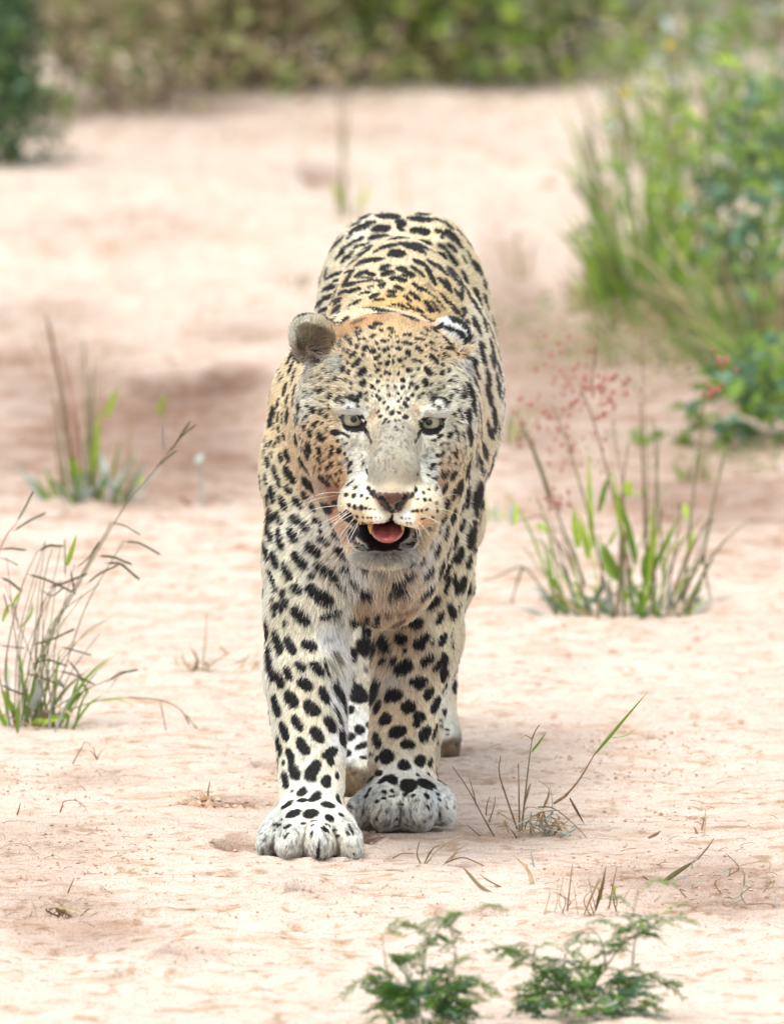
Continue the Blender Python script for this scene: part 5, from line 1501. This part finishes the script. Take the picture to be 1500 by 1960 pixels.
for (pts, mt, w) in [
    ([(1105, 1050), (1100, 1010), (1098, 970)], LIME, 14), ([(1125, 1070), (1118, 1030), (1108, 985)], LIME, 12), ([(1135, 1050), (1130, 960), (1125, 860)], LIME, 10), ([(1145, 980), (1155, 940), (1170, 900)], GREEN, 9), ([(1200, 1060), (1185, 980), (1172, 890)], LIME, 11),
    ([(1215, 1080), (1200, 1010), (1180, 940)], GREEN, 12), ([(1205, 950), (1202, 930), (1200, 920)], LIME, 16), ([(1245, 1110), (1250, 1030), (1248, 970)], LIME, 13), ([(1245, 1100), (1275, 1040), (1300, 985)], GREEN, 10), ([(1260, 1090), (1290, 1050), (1330, 1010)], LIME, 8),
    ([(1315, 1060), (1322, 1035), (1328, 1010)], LIME, 10), ([(1180, 1110), (1160, 1080), (1145, 1020)], GREEN, 12), ([(1190, 1120), (1165, 1070), (1155, 1040)], GREEN, 14), ([(983, 1005), (985, 980), (985, 955)], LIME, 9), ([(1240, 1130), (1235, 1080), (1245, 1040)], GREEN, 14),
    ([(1195, 1130), (1240, 1120), (1280, 1125)], GREYB, 9), ([(1140, 1150), (1160, 1120), (1190, 1110)], GREYB, 10), ([(1130, 1160), (1150, 1130), (1155, 1100)], BLUEL, 12), ([(1150, 1165), (1175, 1140), (1200, 1120)], GREYB, 10), ([(1290, 1170), (1280, 1140), (1285, 1110)], GREYB, 10),
    ([(1050, 1020), (1030, 1000), (1035, 1018)], LIME, 7), ([(1240, 930), (1220, 945), (1205, 935)], LIME, 9), ([(1165, 1045), (1175, 1025), (1180, 1010)], LIME, 6), ([(1310, 965), (1312, 985), (1315, 1000)], LIME, 9)]:
    its.append(('leaf', mt, w, pts))
explicit(t, b, b[1], its, .12)
rand_blades(t, b, 30, .09, 1.1, [GREEN, BLUEL, GREYB, GREEN, OLIVE, LIME], .0080, .12)
rand_blades(t, b, 40, .05, 2.2, [GREYB, BLUEL, OLIVE, TAN], .007, .13, .5)
rand_blades(t, b, 34, .22, .6, [GREEN, LIME, OLIVE, OLIVE, BROWN_ST], .0045, .11)
mbr = MB()
for (cx, cy, rx, ry, nn) in [(1120, 740, 60, 30, 30), (1060, 800, 60, 60, 40), (1010, 800, 30, 30, 12), (1065, 965, 34, 22, 36), (1160, 770, 20, 40, 24), (1360, 750, 16, 14, 18), (1378, 695, 22, 14, 16), (1090, 870, 60, 40, 24), (1195, 745, 18, 14, 8), (1075, 680, 40, 30, 14), (1145, 745, 40, 20, 20)]:
    for _ in range(int(nn * 1.2)):
        q = W(cx + rng.normal() * rx * .6, cy + rng.normal() * ry * .6, b[1] + rng.normal() * .03)
        V = ico * 0.0032 * rng.uniform(.5, 1.3) * np.array([1, 1, 1.8]) + q
        mbr.add(V, icf)
o = add_part('red_seeds', mbr.mesh('red_seeds', REDM, b), t); o['kind'] = 'stuff'

# ---- dry grass clump in front on the right ---------------------------------------
t, b = plant('dry_grass', 1050, 1600, 'dry straw clump with one tall leaning stalk ending in a green blade', 'dry grass')
its = [('stem', BROWN_ST, 4.5, [(1060, 1538), (1085, 1520), (1110, 1490), (1140, 1440)]), ('leaf', GREEN, 5, [(1140, 1442), (1165, 1412), (1200, 1370), (1241, 1323)]), ('leaf', GREEN, 5, [(1168, 1412), (1195, 1408), (1219, 1394)]), ('leaf', TAN, 5, [(1060, 1538), (1080, 1525), (1088, 1520)]),
       ('stem', OLIVE, 3.5, [(998, 1590), (1003, 1540), (1012, 1460), (1018, 1415)]), ('stem', OLIVE, 2.5, [(1018, 1415), (1024, 1400), (1032, 1388)]), ('leaf', GREEN, 5, [(1018, 1440), (1030, 1425), (1046, 1400)]), ('stem', TAN, 2, [(1018, 1415), (1005, 1408), (996, 1416)]),
       ('stem', BROWN_ST, 3.5, [(994, 1592), (993, 1530), (992, 1462)]), ('stem', BROWN_ST, 3.5, [(990, 1588), (970, 1530), (955, 1480), (958, 1448)]), ('stem', BROWN_ST, 3, [(948, 1606), (925, 1565), (895, 1510), (866, 1468)]), ('stem', BROWN_ST, 2.5, [(912, 1543), (905, 1515), (898, 1490)]),
       ('stem', BROWN_ST, 2.5, [(936, 1574), (945, 1545), (948, 1525)]), ('stem', BROWN_ST, 2.2, [(930, 1560), (932, 1540), (937, 1526)]), ('stem', BROWN_ST, 2.5, [(922, 1604), (908, 1592), (894, 1580)]), ('stem', OLIVE, 2.5, [(1030, 1545), (1060, 1548), (1100, 1580), (1124, 1606)]),
       ('leaf', BROWN_ST, 4, [(1090, 1528), (1105, 1555), (1119, 1580)]), ('leaf', TAN, 5, [(1040, 1548), (1048, 1530), (1052, 1515)]), ('stem', GREYB, 2.2, [(1058, 1560), (1056, 1530), (1052, 1500)]), ('stem', TAN, 2.5, [(1000, 1560), (1010, 1545), (1040, 1550)]),
       ('leaf', TAN, 5, [(1015, 1500), (1005, 1530), (1002, 1552)]), ('stem', TAN, 2, [(1120, 1600), (1150, 1612), (1210, 1620)]), ('stem', TAN, 2, [(1043, 1540), (1050, 1510), (1030, 1495)])]
for i in range(46):
    x = 1040 + rng.normal() * 30; y = 1590 + rng.normal() * 16
    its.append(('leaf', [TAN, TAN, GREYB, BROWN_ST][i % 4], rng.uniform(2, 4.5), [(x, y), (x + rng.normal() * 18, y - rng.uniform(8, 28)), (x + rng.normal() * 34 + 8, y - rng.uniform(-10, 30))]))
for i in range(26):
    x = 1110 + rng.normal() * 36; y = 1635 + rng.normal() * 12
    its.append(('leaf', [TAN, GREYB][i % 2], rng.uniform(2, 4), [(x, y), (x + rng.normal() * 14 - 18, y - 16), (x - 40 + rng.normal() * 20, y - 26 + rng.normal() * 8)]))
explicit(t, b, b[1], its, .05)

t, b = plant('dry_grass', 830, 1655, 'bent bare straw blades in front of the right paw', 'dry grass')
its = [('stem', TAN, 3, [(815, 1655), (840, 1625), (886, 1597)]), ('leaf', BROWN_ST, 4, [(812, 1655), (830, 1625), (860, 1612)]), ('stem', BROWN_ST, 3, [(805, 1655), (798, 1635), (803, 1610)]), ('leaf', TAN, 4, [(845, 1660), (880, 1632), (945, 1622)]), ('stem', BROWN_ST, 3, [(852, 1652), (885, 1642), (920, 1655), (970, 1680)]),
       ('stem', BROWN_ST, 2.5, [(752, 1643), (770, 1634), (792, 1634)]), ('leaf', TAN, 4, [(862, 1650), (875, 1630), (900, 1615)]), ('stem', TAN, 2, [(855, 1630), (848, 1610), (850, 1590)])]
explicit(t, b, b[1], its, .03)
t, b = plant('dry_grass', 960, 1700, 'two thick brown dead blades lying curved on the sand', 'dry grass')
its = [('leaf', DRYL, 7, [(955, 1718), (920, 1700), (895, 1672), (885, 1660)]), ('leaf', DRYL, 7, [(1012, 1722), (970, 1706), (935, 1688), (915, 1672)]), ('leaf', TAN, 8, [(1026, 1750), (1020, 1700), (1010, 1665), (980, 1635)]), ('stem', TAN, 3, [(1028, 1755), (1026, 1720), (1018, 1680)]), ('stem', GREYB, 3, [(1022, 1660), (1016, 1630), (1020, 1610)])]
explicit(t, b, b[1], its, .04)
t, b = plant('dry_grass', 1140, 1745, 'thin brown straws standing in front of the fern on the right', 'dry grass')
its = [('leaf', BROWN_ST, 6, [(1140, 1742), (1152, 1700), (1160, 1655)]), ('stem', BROWN_ST, 3, [(1085, 1745), (1090, 1700), (1095, 1655)]), ('leaf', TAN, 5, [(1118, 1752), (1140, 1700), (1150, 1680)]), ('stem', BROWN_ST, 3, [(1165, 1740), (1172, 1700), (1180, 1660)]), ('stem', TAN, 3, [(1040, 1755), (1050, 1720), (1053, 1705)]),
       ('leaf', BROWN_ST, 5, [(1240, 1605), (1255, 1598), (1265, 1590)])]
for i in range(14):
    x = rng.uniform(1060, 1200); its.append(('stem', [TAN, BROWN_ST][i % 2], 2.2, [(x, 1745 + rng.normal() * 8), (x + rng.normal() * 6, 1725), (x + rng.normal() * 14, 1700 + rng.normal() * 12)]))
explicit(t, b, b[1], its, .04)
t, b = plant('twig', 1265, 1690, 'olive brown broken stalk leaning over the sand at the right', 'twig')
explicit(t, b, b[1], [('leaf', OLIVE, 8, [(1268, 1690), (1300, 1668), (1335, 1645)]), ('stem', BROWN_ST, 3, [(1335, 1645), (1352, 1625), (1366, 1605)]), ('stem', BROWN_ST, 3, [(1230, 1678), (1250, 1690), (1268, 1690)])], .02)
t, b = plant('dry_sprig', 1340, 1595, 'pair of small forked straws standing near the right edge', 'dry sprig')
explicit(t, b, b[1], [('leaf', BROWN_ST, 4, [(1342, 1590), (1345, 1575), (1348, 1560)]), ('leaf', BROWN_ST, 4, [(1335, 1605), (1332, 1592), (1326, 1580)]), ('stem', TAN, 2, [(1348, 1590), (1350, 1570), (1350, 1550)])], .02)
t, b = plant('dry_grass', 1390, 1730, 'sparse brown straws and litter at the lower right edge', 'dry grass')
its = []
for i in range(30):
    x = rng.uniform(1290, 1500); y = rng.uniform(1660, 1790)
    its.append(('stem', [TAN, BROWN_ST, GREYB][i % 3], rng.uniform(1.6, 3.2), [(x, y), (x + rng.normal() * 14, y - rng.uniform(6, 24)), (x + rng.normal() * 34, y - rng.uniform(4, 42))]))
explicit(t, b, b[1], its, .02)
t, b = plant('dry_grass', 120, 1745, 'small pale straw bundle half buried at the lower left', 'dry grass')
its = [('leaf', TAN, 5, [(110, 1760), (115, 1740), (108, 1722)]), ('leaf', GREYB, 6, [(145, 1795), (143, 1765), (140, 1745)]), ('leaf', TAN, 5, [(100, 1735), (130, 1740), (175, 1752)]), ('leaf', TAN, 4, [(125, 1758), (120, 1735), (95, 1722)]), ('stem', BROWN_ST, 3, [(60, 1770), (58, 1755), (62, 1745)]),
       ('stem', BROWN_ST, 3, [(0, 1785), (60, 1802), (110, 1822), (150, 1826)]), ('leaf', TAN, 4, [(128, 1765), (135, 1742), (150, 1730)])]
for i in range(16):
    x = 118 + rng.normal() * 26; its.append(('leaf', [TAN, BROWN_ST][i % 2], 3, [(x, 1755), (x + rng.normal() * 12, 1742), (x + rng.normal() * 30, 1734 + rng.normal() * 8)]))
explicit(t, b, b[1], its, .03)
# thin litter scattered in the front sand
mbl = MB()
for i in range(420):
    px, py = rng.uniform(0, 1500), rng.uniform(1200, 1960)
    if 480 < px < 880 and py < 1660: continue
    if rng.random() < .45: px = rng.choice([60, 130, 1150, 1330, 1400]) + rng.normal() * 80; py = rng.choice([1500, 1560, 1660, 1720]) + rng.normal() * 40
    g = G(px, py); an = rng.uniform(0, 6.28); L = rng.uniform(.004, .022)
    z0_ = gh(g[0], g[1])
    a = np.array([g[0], g[1], z0_ + .0006]); q = a + np.array([math.cos(an) * L, math.sin(an) * L, rng.uniform(0.05, .25) * L])
    m = (a + q) / 2 + np.array([0, 0, .002])
    V, F = stalk([a, m, q], .0005, .0003, 4, 3)
    mbl.add(V, F)
o = link(bpy.data.objects.new('plant_litter', mbl.mesh('plant_litter', BROWN_ST)))
tag(o, 'tiny bits of dead stalk scattered over the sand', kind='stuff')

# ---- fern-leaved seedlings in the foreground ---------------------------------------


def frond(P0, P1, curl, leaf, n=11, mat=None):
    """feathery leaf: a midrib with two rows of narrow leaflets"""
    mb = MB()
    P0, P1 = np.array(P0), np.array(P1)
    L = np.linalg.norm(P1 - P0)
    P = spline([P0, (P0 + P1) / 2 + np.array([0, 0, curl * L]), P1], n)
    V, F = tube(P, list(np.linspace(.0007, .0003, n)), 3)
    mb.add(V, F)
    T = np.gradient(P, axis=0)
    for i in range(2, n):
        t = T[i] / np.linalg.norm(T[i])
        side = np.cross(t, np.array([0.2 * rng.normal(), 0.5, 0.85])); side /= np.linalg.norm(side)
        up = np.cross(side, t)
        sz = leaf * (1 - .45 * abs(i / n - .5) * 1.6) * rng.uniform(.8, 1.15)
        for s in (-1, 1):
            d = side * s * .80 + t * .55 + up * rng.normal() * .18 - np.array([0, 0, .25])
            d /= np.linalg.norm(d)
            wv = np.cross(d, up); wv /= np.linalg.norm(wv)
            a = P[i]
            mb.add([a, a + d * sz * .45 + wv * sz * .17, a + d * sz, a + d * sz * .45 - wv * sz * .17], [(0, 1, 2, 3)])
    return mb


FERN2 = simple_mat('fern_leaf_light', (.14, .27, .05), .5, .35, trans=.3, col2=(.24, .38, .08), scale=60)


def seedling(px, py, label, branches, nfill, rad, hgt, leaf=.0105):
    t, b = plant('acacia_seedling', px, py, label, 'seedling', None)
    Y = b[1]
    for (pts, cnt) in branches:
        L = pxline(pts, Y, .02)
        V, F = stalk(L, .0013, .0006, 8, 4)
        mb = MB(); mb.add(V, F); add_part('stem', mb.mesh('stem', OLIVE, b), t)
        S = spline(L, 14)
        for k in range(cnt):
            i = int(3 + (k / max(1, cnt - 1)) * 10)
            d = np.array([rng.choice([-1, 1]) * rng.uniform(.5, 1), rng.uniform(-.7, .7), rng.uniform(-.5, .35)]); d /= np.linalg.norm(d)
            p1 = S[i] + d * rng.uniform(.026, .046)
            fr = frond(S[i], p1, .18, leaf)
            add_part('frond', fr.mesh('frond', [FERN, FERN, FERN2][int(rng.integers(3))], b, False), t)
    for k in range(nfill):
        an = rng.uniform(0, 6.28)
        r = rad * math.sqrt(rng.random())
        p0 = b + np.array([r * math.cos(an) * .8, r * math.sin(an) * .5, rng.uniform(.1, .8) * hgt * (1 - .5 * r / rad)])
        d = np.array([math.cos(an) * rng.uniform(.4, 1), math.sin(an) * .7 - .2, rng.uniform(-.2, .8)]); d /= np.linalg.norm(d)
        fr = frond(p0, p0 + d * rng.uniform(.026, .045), .15, leaf)
        add_part('frond', fr.mesh('frond', [FERN, FERN, FERN2, BLUEL][int(rng.integers(4))], b, False), t)
    return t


seedling(810, 1978, 'dense feathery green seedling at the bottom edge, left of two', [([(800, 1930), (810, 1860), (820, 1790), (840, 1765)], 6), ([(790, 1935), (745, 1870), (730, 1790)], 5), ([(815, 1930), (870, 1850), (860, 1770)], 5), ([(780, 1940), (730, 1900), (700, 1855)], 5), ([(830, 1935), (880, 1880), (905, 1885)], 5), ([(855, 1775), (880, 1752), (905, 1745)], 4), ([(820, 1790), (790, 1770), (778, 1778)], 3)], 150, .054, .105, .0120)
seedling(1125, 1945, 'sprawling feathery green seedling at the bottom edge, right of two', [([(1110, 1925), (1160, 1850), (1200, 1790), (1222, 1700)], 9), ([(1200, 1800), (1240, 1780), (1270, 1755)], 7), ([(1100, 1925), (1040, 1860), (1000, 1830), (950, 1815)], 8), ([(1120, 1920), (1180, 1880), (1230, 1870), (1260, 1890)], 7), ([(1110, 1920), (1080, 1850), (1085, 1815)], 5), ([(1160, 1860), (1150, 1800), (1120, 1770)], 4), ([(1210, 1850), (1215, 1800), (1225, 1770)], 6), ([(1020, 1860), (1020, 1830), (1025, 1812)], 4)], 125, .078, .075, .0120)
t, b = plant('low_weed', 970, 1745, 'faint small green sprig beside the straws', 'weed')
explicit(t, b, G(1150, 1720)[1], [('leaf', LIME, 7, [(1150, 1722), (1146, 1708), (1142, 1698)]), ('leaf', LIME, 6, [(1172, 1712), (1175, 1702), (1176, 1694)])], .01)

# ---- the overgrown right bank -----------------------------------------------------
def leafy_mass(parent, base, n, rx, ry, h, leaf, mats, name='foliage', elong=2.4, droop=.2):
    x, y = rng.normal(size=n) * rx * .55, rng.normal(size=n) * ry * .55
    z = h * rng.random(n) ** .8 * np.maximum(.15, 1 - ((x / rx) ** 2) * .5)
    gzv = ground_z(base[0] + x, base[1] + y)
    p = np.stack([base[0] + x, base[1] + y, gzv + z], 1)
    d = rng.normal(size=(n, 3)); d[:, 2] = np.abs(d[:, 2]) * .6 - droop
    d /= np.linalg.norm(d, axis=1)[:, None]
    s = np.cross(d, rng.normal(size=(n, 3))); s /= np.linalg.norm(s, axis=1)[:, None]
    L = (leaf * rng.uniform(.6, 1.3, n))[:, None]; w = L / elong
    nn = np.cross(d, s) * w * .25
    Q = np.stack([p, p + d * L * .45 + s * w / 2 + nn, p + d * L, p + d * L * .45 - s * w / 2 + nn, p + d * L * .5], 1)
    k = rng.integers(len(mats), size=n)
    for m in range(len(mats)):
        q = Q[k == m]
        if not len(q):
            continue
        F = (np.array([(0, 1, 4, 3), (4, 1, 2, 3)])[None] + (np.arange(len(q)) * 5)[:, None, None]).reshape(-1, 4)
        mb = MB(); mb.add(q.reshape(-1, 3), F)
        o = add_part(name, mb.mesh(name, mats[m], base), parent)
        o['kind'] = 'stuff'


def clump(px, py, label, n, h, spread, mats, w, rad, cat='grass clump', group='grass clumps on the right bank', lean=(0, 0), droop=.35):
    t, b = plant('grass_clump', px, py, label, cat, group)
    rand_blades(t, b, n, h, spread, mats, w, rad, droop, lean=lean)
    return t, b


clump(1240, 632, 'broad bladed green grass clump at the near foot of the overgrown bank', 64, .30, .50, [GREEN, GREEN, MIDL, LIME, OLIVE], .014, .10, lean=(-.05, 0))
clump(1220, 480, 'slender green grass leaning out over the sand on the right bank', 34, .36, .55, [GREEN, MIDL, OLIVE, TAN], .010, .09, lean=(-.05, 0))
clump(1350, 560, 'yellow green grass clump in the middle of the right bank', 60, .34, .5, [MIDL, OLIVE, GREEN, TAN, LIME], .010, .14)
clump(1450, 700, 'olive grass fan at the right edge of the picture', 90, .30, .9, [OLIVE, MIDL, TAN, GREEN], .007, .10, lean=(-.15, 0))
clump(1215, 330, 'tall pale grass at the far corner of the right bank', 22, .22, .4, [OLIVE, GREEN, TAN], .008, .12, lean=(-.1, 0))
clump(1420, 380, 'dense green grass high on the right bank', 60, .45, .5, [GREEN, MIDL, OLIVE, LIME], .011, .20)
clump(1330, 300, 'straw coloured tall grass behind the right bank', 36, .24, .4, [TAN, OLIVE, TAN, DRYL], .008, .20)
clump(1480, 790, 'arching green grass fan over the shaded sand at the right edge', 80, .20, .9, [OLIVE, MIDL, GREEN, LIME], .008, .08, lean=(-.2, 0))
clump(1400, 660, 'low mixed grass below the yellow green clump', 90, .16, .9, [MIDL, OLIVE, TAN, GREEN], .008, .16)
clump(1300, 700, 'sparse short olive grass on the shaded foot of the bank', 60, .09, .9, [OLIVE, TAN, MIDL], .006, .18)
t, b = plant('herb_bush', 1470, 620, 'blue green leafy herb with yellow flowers at the right edge', 'bush')
leafy_mass(t, b, 520, .22, .25, .46, .048, [BLUEL, MIDL, GREEN, DARKL], elong=2.2)
for (x, y) in [(1402, 548), (1470, 548), (1281, 84), (1197, 175), (1490, 512)]:
    mb = MB()
    c_ = W(x, y, b[1] + .1)
    for q_ in range(6):
        an_ = q_ * math.pi / 3
        dd_ = np.array([math.cos(an_), -.25, math.sin(an_)]) * .008
        sd_ = np.array([-math.sin(an_), 0, math.cos(an_)]) * .0035
        mb.add([c_, c_ + dd_ * .6 + sd_, c_ + dd_, c_ + dd_ * .6 - sd_], [(0, 1, 2, 3)])
    mb.add(ico * .003 + c_, np.concatenate([icf, icf[:, :1]], 1))
    add_part('flower', mb.mesh('flower', YEL, b), t)
for k in range(9):
    V, F = stalk([b + np.array([rng.normal() * .08, rng.normal() * .08, 0]), b + np.array([rng.normal() * .16, rng.normal() * .1, .28]), b + np.array([rng.normal() * .24, rng.normal() * .12, .5])], .003, .0012)
    m2 = MB(); m2.add(V, F); add_part('stem', m2.mesh('stem', OLIVE, b), t)
t, b = plant('herb_bush', 1455, 850, 'low bright green leafy herb with drooping leaves above the shaded sand', 'bush')
leafy_mass(t, b, 300, .12, .12, .19, .042, [GREEN, BLUEL, MIDL], elong=1.9, droop=.5)
t, b = plant('herb_bush', 1480, 380, 'tall leafy herb rising out of frame in the upper right', 'bush')
leafy_mass(t, b, 520, .30, .35, .66, .050, [BLUEL, MIDL, GREEN, GREYB, OLIVEL], elong=2.6)
t, b = plant('herb_bush', 1330, 260, 'loose mixed green and straw herb growth behind the right bank', 'bush')
leafy_mass(t, b, 300, .40, .5, .40, .040, [MIDL, GREYB, OLIVEL, DRYL, GREEN], elong=3)
for (bx, by, tx, ty, nl, lf, ms, lab) in [
    (1240, 560, 1190, 90, 16, .060, [MIDL, GREEN], 'leaning broad leaved stalk reaching up at the left side of the right bank'),
    (1300, 600, 1262, 150, 18, .062, [GREEN, LIME], 'bright broad leaved stalk in the middle of the right bank'),
    (1335, 560, 1330, 40, 18, .050, [BLUEL, GREEN], 'blue green leafy stalk rising through the right bank'),
    (1390, 640, 1440, 130, 20, .060, [BLUEL, MIDL], 'tall blue green stalk with drooping leaves near the right edge'),
    (1440, 700, 1478, 260, 20, .062, [BLUEL, GREEN], 'large leaved blue green stalk at the right edge'),
    (1290, 420, 1290, -20, 14, .055, [MIDL, GREYB], 'pale leafy stalk standing out of the top of the picture'),
    (1400, 420, 1380, -30, 16, .055, [GREEN, MIDL], 'green leafy stalk crossing the top edge at the right'),
    (1190, 330, 1155, 60, 10, .050, [MIDL, OLIVE], 'thin far stalk at the outer corner of the right bank'),
    (1480, 560, 1420, 80, 18, .060, [LIME, MIDL], 'yellow green stalk leaning in from the right edge'),
    (1170, 600, 1105, 330, 9, .040, [MIDL, OLIVE], 'low stalk leaning out over the sand from the right bank')]:
    t, b = plant('leafy_stalk', bx, by, lab, 'herb', 'leafy stalks on the right bank')
    L = pxline([(bx, by), ((bx + tx) / 2 + rng.normal() * 12, (by + ty) / 2), (tx, ty)], b[1], .1)
    V, F = stalk(L, .0032, .0012, 10, 4)
    mb = MB(); mb.add(V, F); add_part('stem', mb.mesh('stem', OLIVE, b), t)
    S = spline(L, 40)
    for k in range(nl):
        p0 = S[int(4 + 35 * k / nl)]
        an = rng.uniform(0, 6.28)
        d = np.array([math.cos(an), math.sin(an) * .7, rng.uniform(-.2, .9)]); d /= np.linalg.norm(d)
        L_ = lf * rng.uniform(.7, 1.6)
        V, F = ribbon([p0, p0 + d * L_ * .55 + np.array([0, 0, .008]), p0 + d * L_ - np.array([0, 0, L_ * .25])], L_ * .24, 7, base=.25)
        mb = MB(); mb.add(V, F); add_part('leaf', mb.mesh('leaf', ms[k % 2], b), t)
t, b = plant('creeping_herbs', 1330, 660, 'low matted olive and straw herbs covering the shaded foot of the right bank', 'ground cover')
leafy_mass(t, b, 2600, .34, .9, .07, .022, [OLIVEL, DRYL, MIDL, TAN], elong=3)
t, b = plant('creeping_herbs', 1440, 880, 'thin olive runners spreading over the sand near the right edge', 'ground cover')
leafy_mass(t, b, 420, .22, .35, .03, .018, [OLIVEL, DRYL, MIDL], elong=4)
for (x, y, lab, nn, hh, mts) in [(1120, 600, 'thin pale grass wisps beside the leopard at the foot of the bank', 22, .12, [TAN, OLIVE, LIME]), (960, 860, 'small blurred green blades just behind the right flank of the leopard', 14, .09, [LIME, GREEN, OLIVE]), (955, 1000, 'short green sprout beside the right flank of the leopard', 10, .05, [LIME, GREYB]),
                                 (655, 425, 'tall faint grass sprig standing behind the leopard rump', 5, .10, [OLIVE, TAN]), (985, 530, 'faint bent straw behind the right side of the leopard', 7, .12, [TAN]), (560, 560, 'barely visible pale blades left of the rump', 5, .06, [OLIVE]),
                                 (1330, 910, 'small mixed sprigs on the edge of shaded sand', 16, .06, [OLIVE, TAN, GREEN])]:
    t, b = plant('sparse_grass', x, y, lab, 'grass')
    rand_blades(t, b, nn, hh * 1.2, .35, mts, .006, .03)
t, b = plant('sparse_grass', 660, 420, 'two thin upright stalks rising high behind the leopard rump', 'grass')
explicit(t, b, b[1], [('stem', OLIVE, 7, [(662, 410), (655, 300), (650, 180)]), ('stem', TAN, 6, [(650, 400), (660, 260), (664, 170)]), ('leaf', LIME, 14, [(655, 400), (645, 370), (640, 345)]), ('leaf', LIME, 12, [(690, 400), (698, 375), (702, 350)]), ('stem', TAN, 5, [(780, 400), (776, 350), (770, 320)])], .1)

# ---- shrubs closing the view behind the sand ----------------------------------------
def shrub(px, py, label, rx, ry, h, n, leaf, mats, twigs=9, cat='shrub', group='shrubs behind the sand bank'):
    t, b = plant('shrub', px, py, label, cat, group)
    for k in range(twigs):
        q = b + np.array([rng.normal() * rx * .35, rng.normal() * ry * .3, 0])
        V, F = stalk([q, q + np.array([rng.normal() * rx * .2, rng.normal() * ry * .2, h * .45]), q + np.array([rng.normal() * rx * .5, rng.normal() * ry * .4, h * .9])], .012, .003, 6, 5)
        m2 = MB(); m2.add(V, F); add_part('branch', m2.mesh('branch', BARK, b), t)
    leafy_mass(t, b, n, rx, ry, h, leaf, mats, 'crown', 2.0)
    return t


shrub(-2, 318, 'dark green bush standing nearer than the others at the upper left edge', .095, .22, .62, 2200, .034, [DARKL, DARKL, DARKL, BLUEL, MIDL], 2)
shrub(-330, 240, 'dark leafy bush at the far left edge behind the nearer one', .4, .4, .9, 1500, .06, [DARKL, MIDL])
shrub(160, 219, 'brown and olive shrub thicket left of the sand rise', .40, .45, .7, 1300, .05, [OLIVEL, DRYL, DRYL, MIDL], 8)
shrub(330, 189, 'olive green shrub with warm brown twigs behind the sand', .42, .45, .8, 1300, .05, [OLIVEL, OLIVEL, DRYL, MIDL], 6)
shrub(460, 184, 'pale dry shrub with straw coloured leaves', .24, .3, .55, 700, .05, [DRYL, TAN, OLIVEL], 12)
shrub(600, 174, 'shady brown green thicket in the middle distance', .40, .4, .8, 1500, .055, [BARK, OLIVEL, MIDL, OLIVEL], 7)
shrub(760, 164, 'mid green shrub behind the top of the sand rise', .42, .4, .8, 1500, .05, [MIDL, OLIVEL, MIDL, DARKL], 5)
shrub(880, 174, 'fresh green shrub with a yellowish hem of low leaves', .35, .35, .7, 1200, .05, [MIDL, GREEN, OLIVEL, LIME], 8)
shrub(1010, 154, 'grey green shrub with reddish twigs right of the sand rise', .35, .4, .7, 1200, .05, [MIDL, OLIVEL, BARK, GREYB, MIDL], 6)
shrub(1180, 144, 'dull green shrub mass behind the right bank', .5, .5, .8, 1400, .05, [MIDL, OLIVEL, GREYB], 10)
shrub(1400, 110, 'grey green shrub mass in the far upper right corner', .5, .5, .8, 1400, .05, [MIDL, GREYB, OLIVEL], 8)
for (x, y, lab) in [(60, 60, 'second row thicket at far left'), (300, 50, 'second row olive thicket left of centre'), (560, 45, 'second row brown thicket in the middle'), (800, 40, 'second row green thicket right of centre'), (1060, 40, 'second row green thicket at right'), (1350, 30, 'second row dull thicket at far right')]:
    shrub(x, y, lab, .75, .6, 1.0, 1500, .07, [OLIVEL, MIDL, OLIVEL, DRYL], 4, group='thickets of the second row')
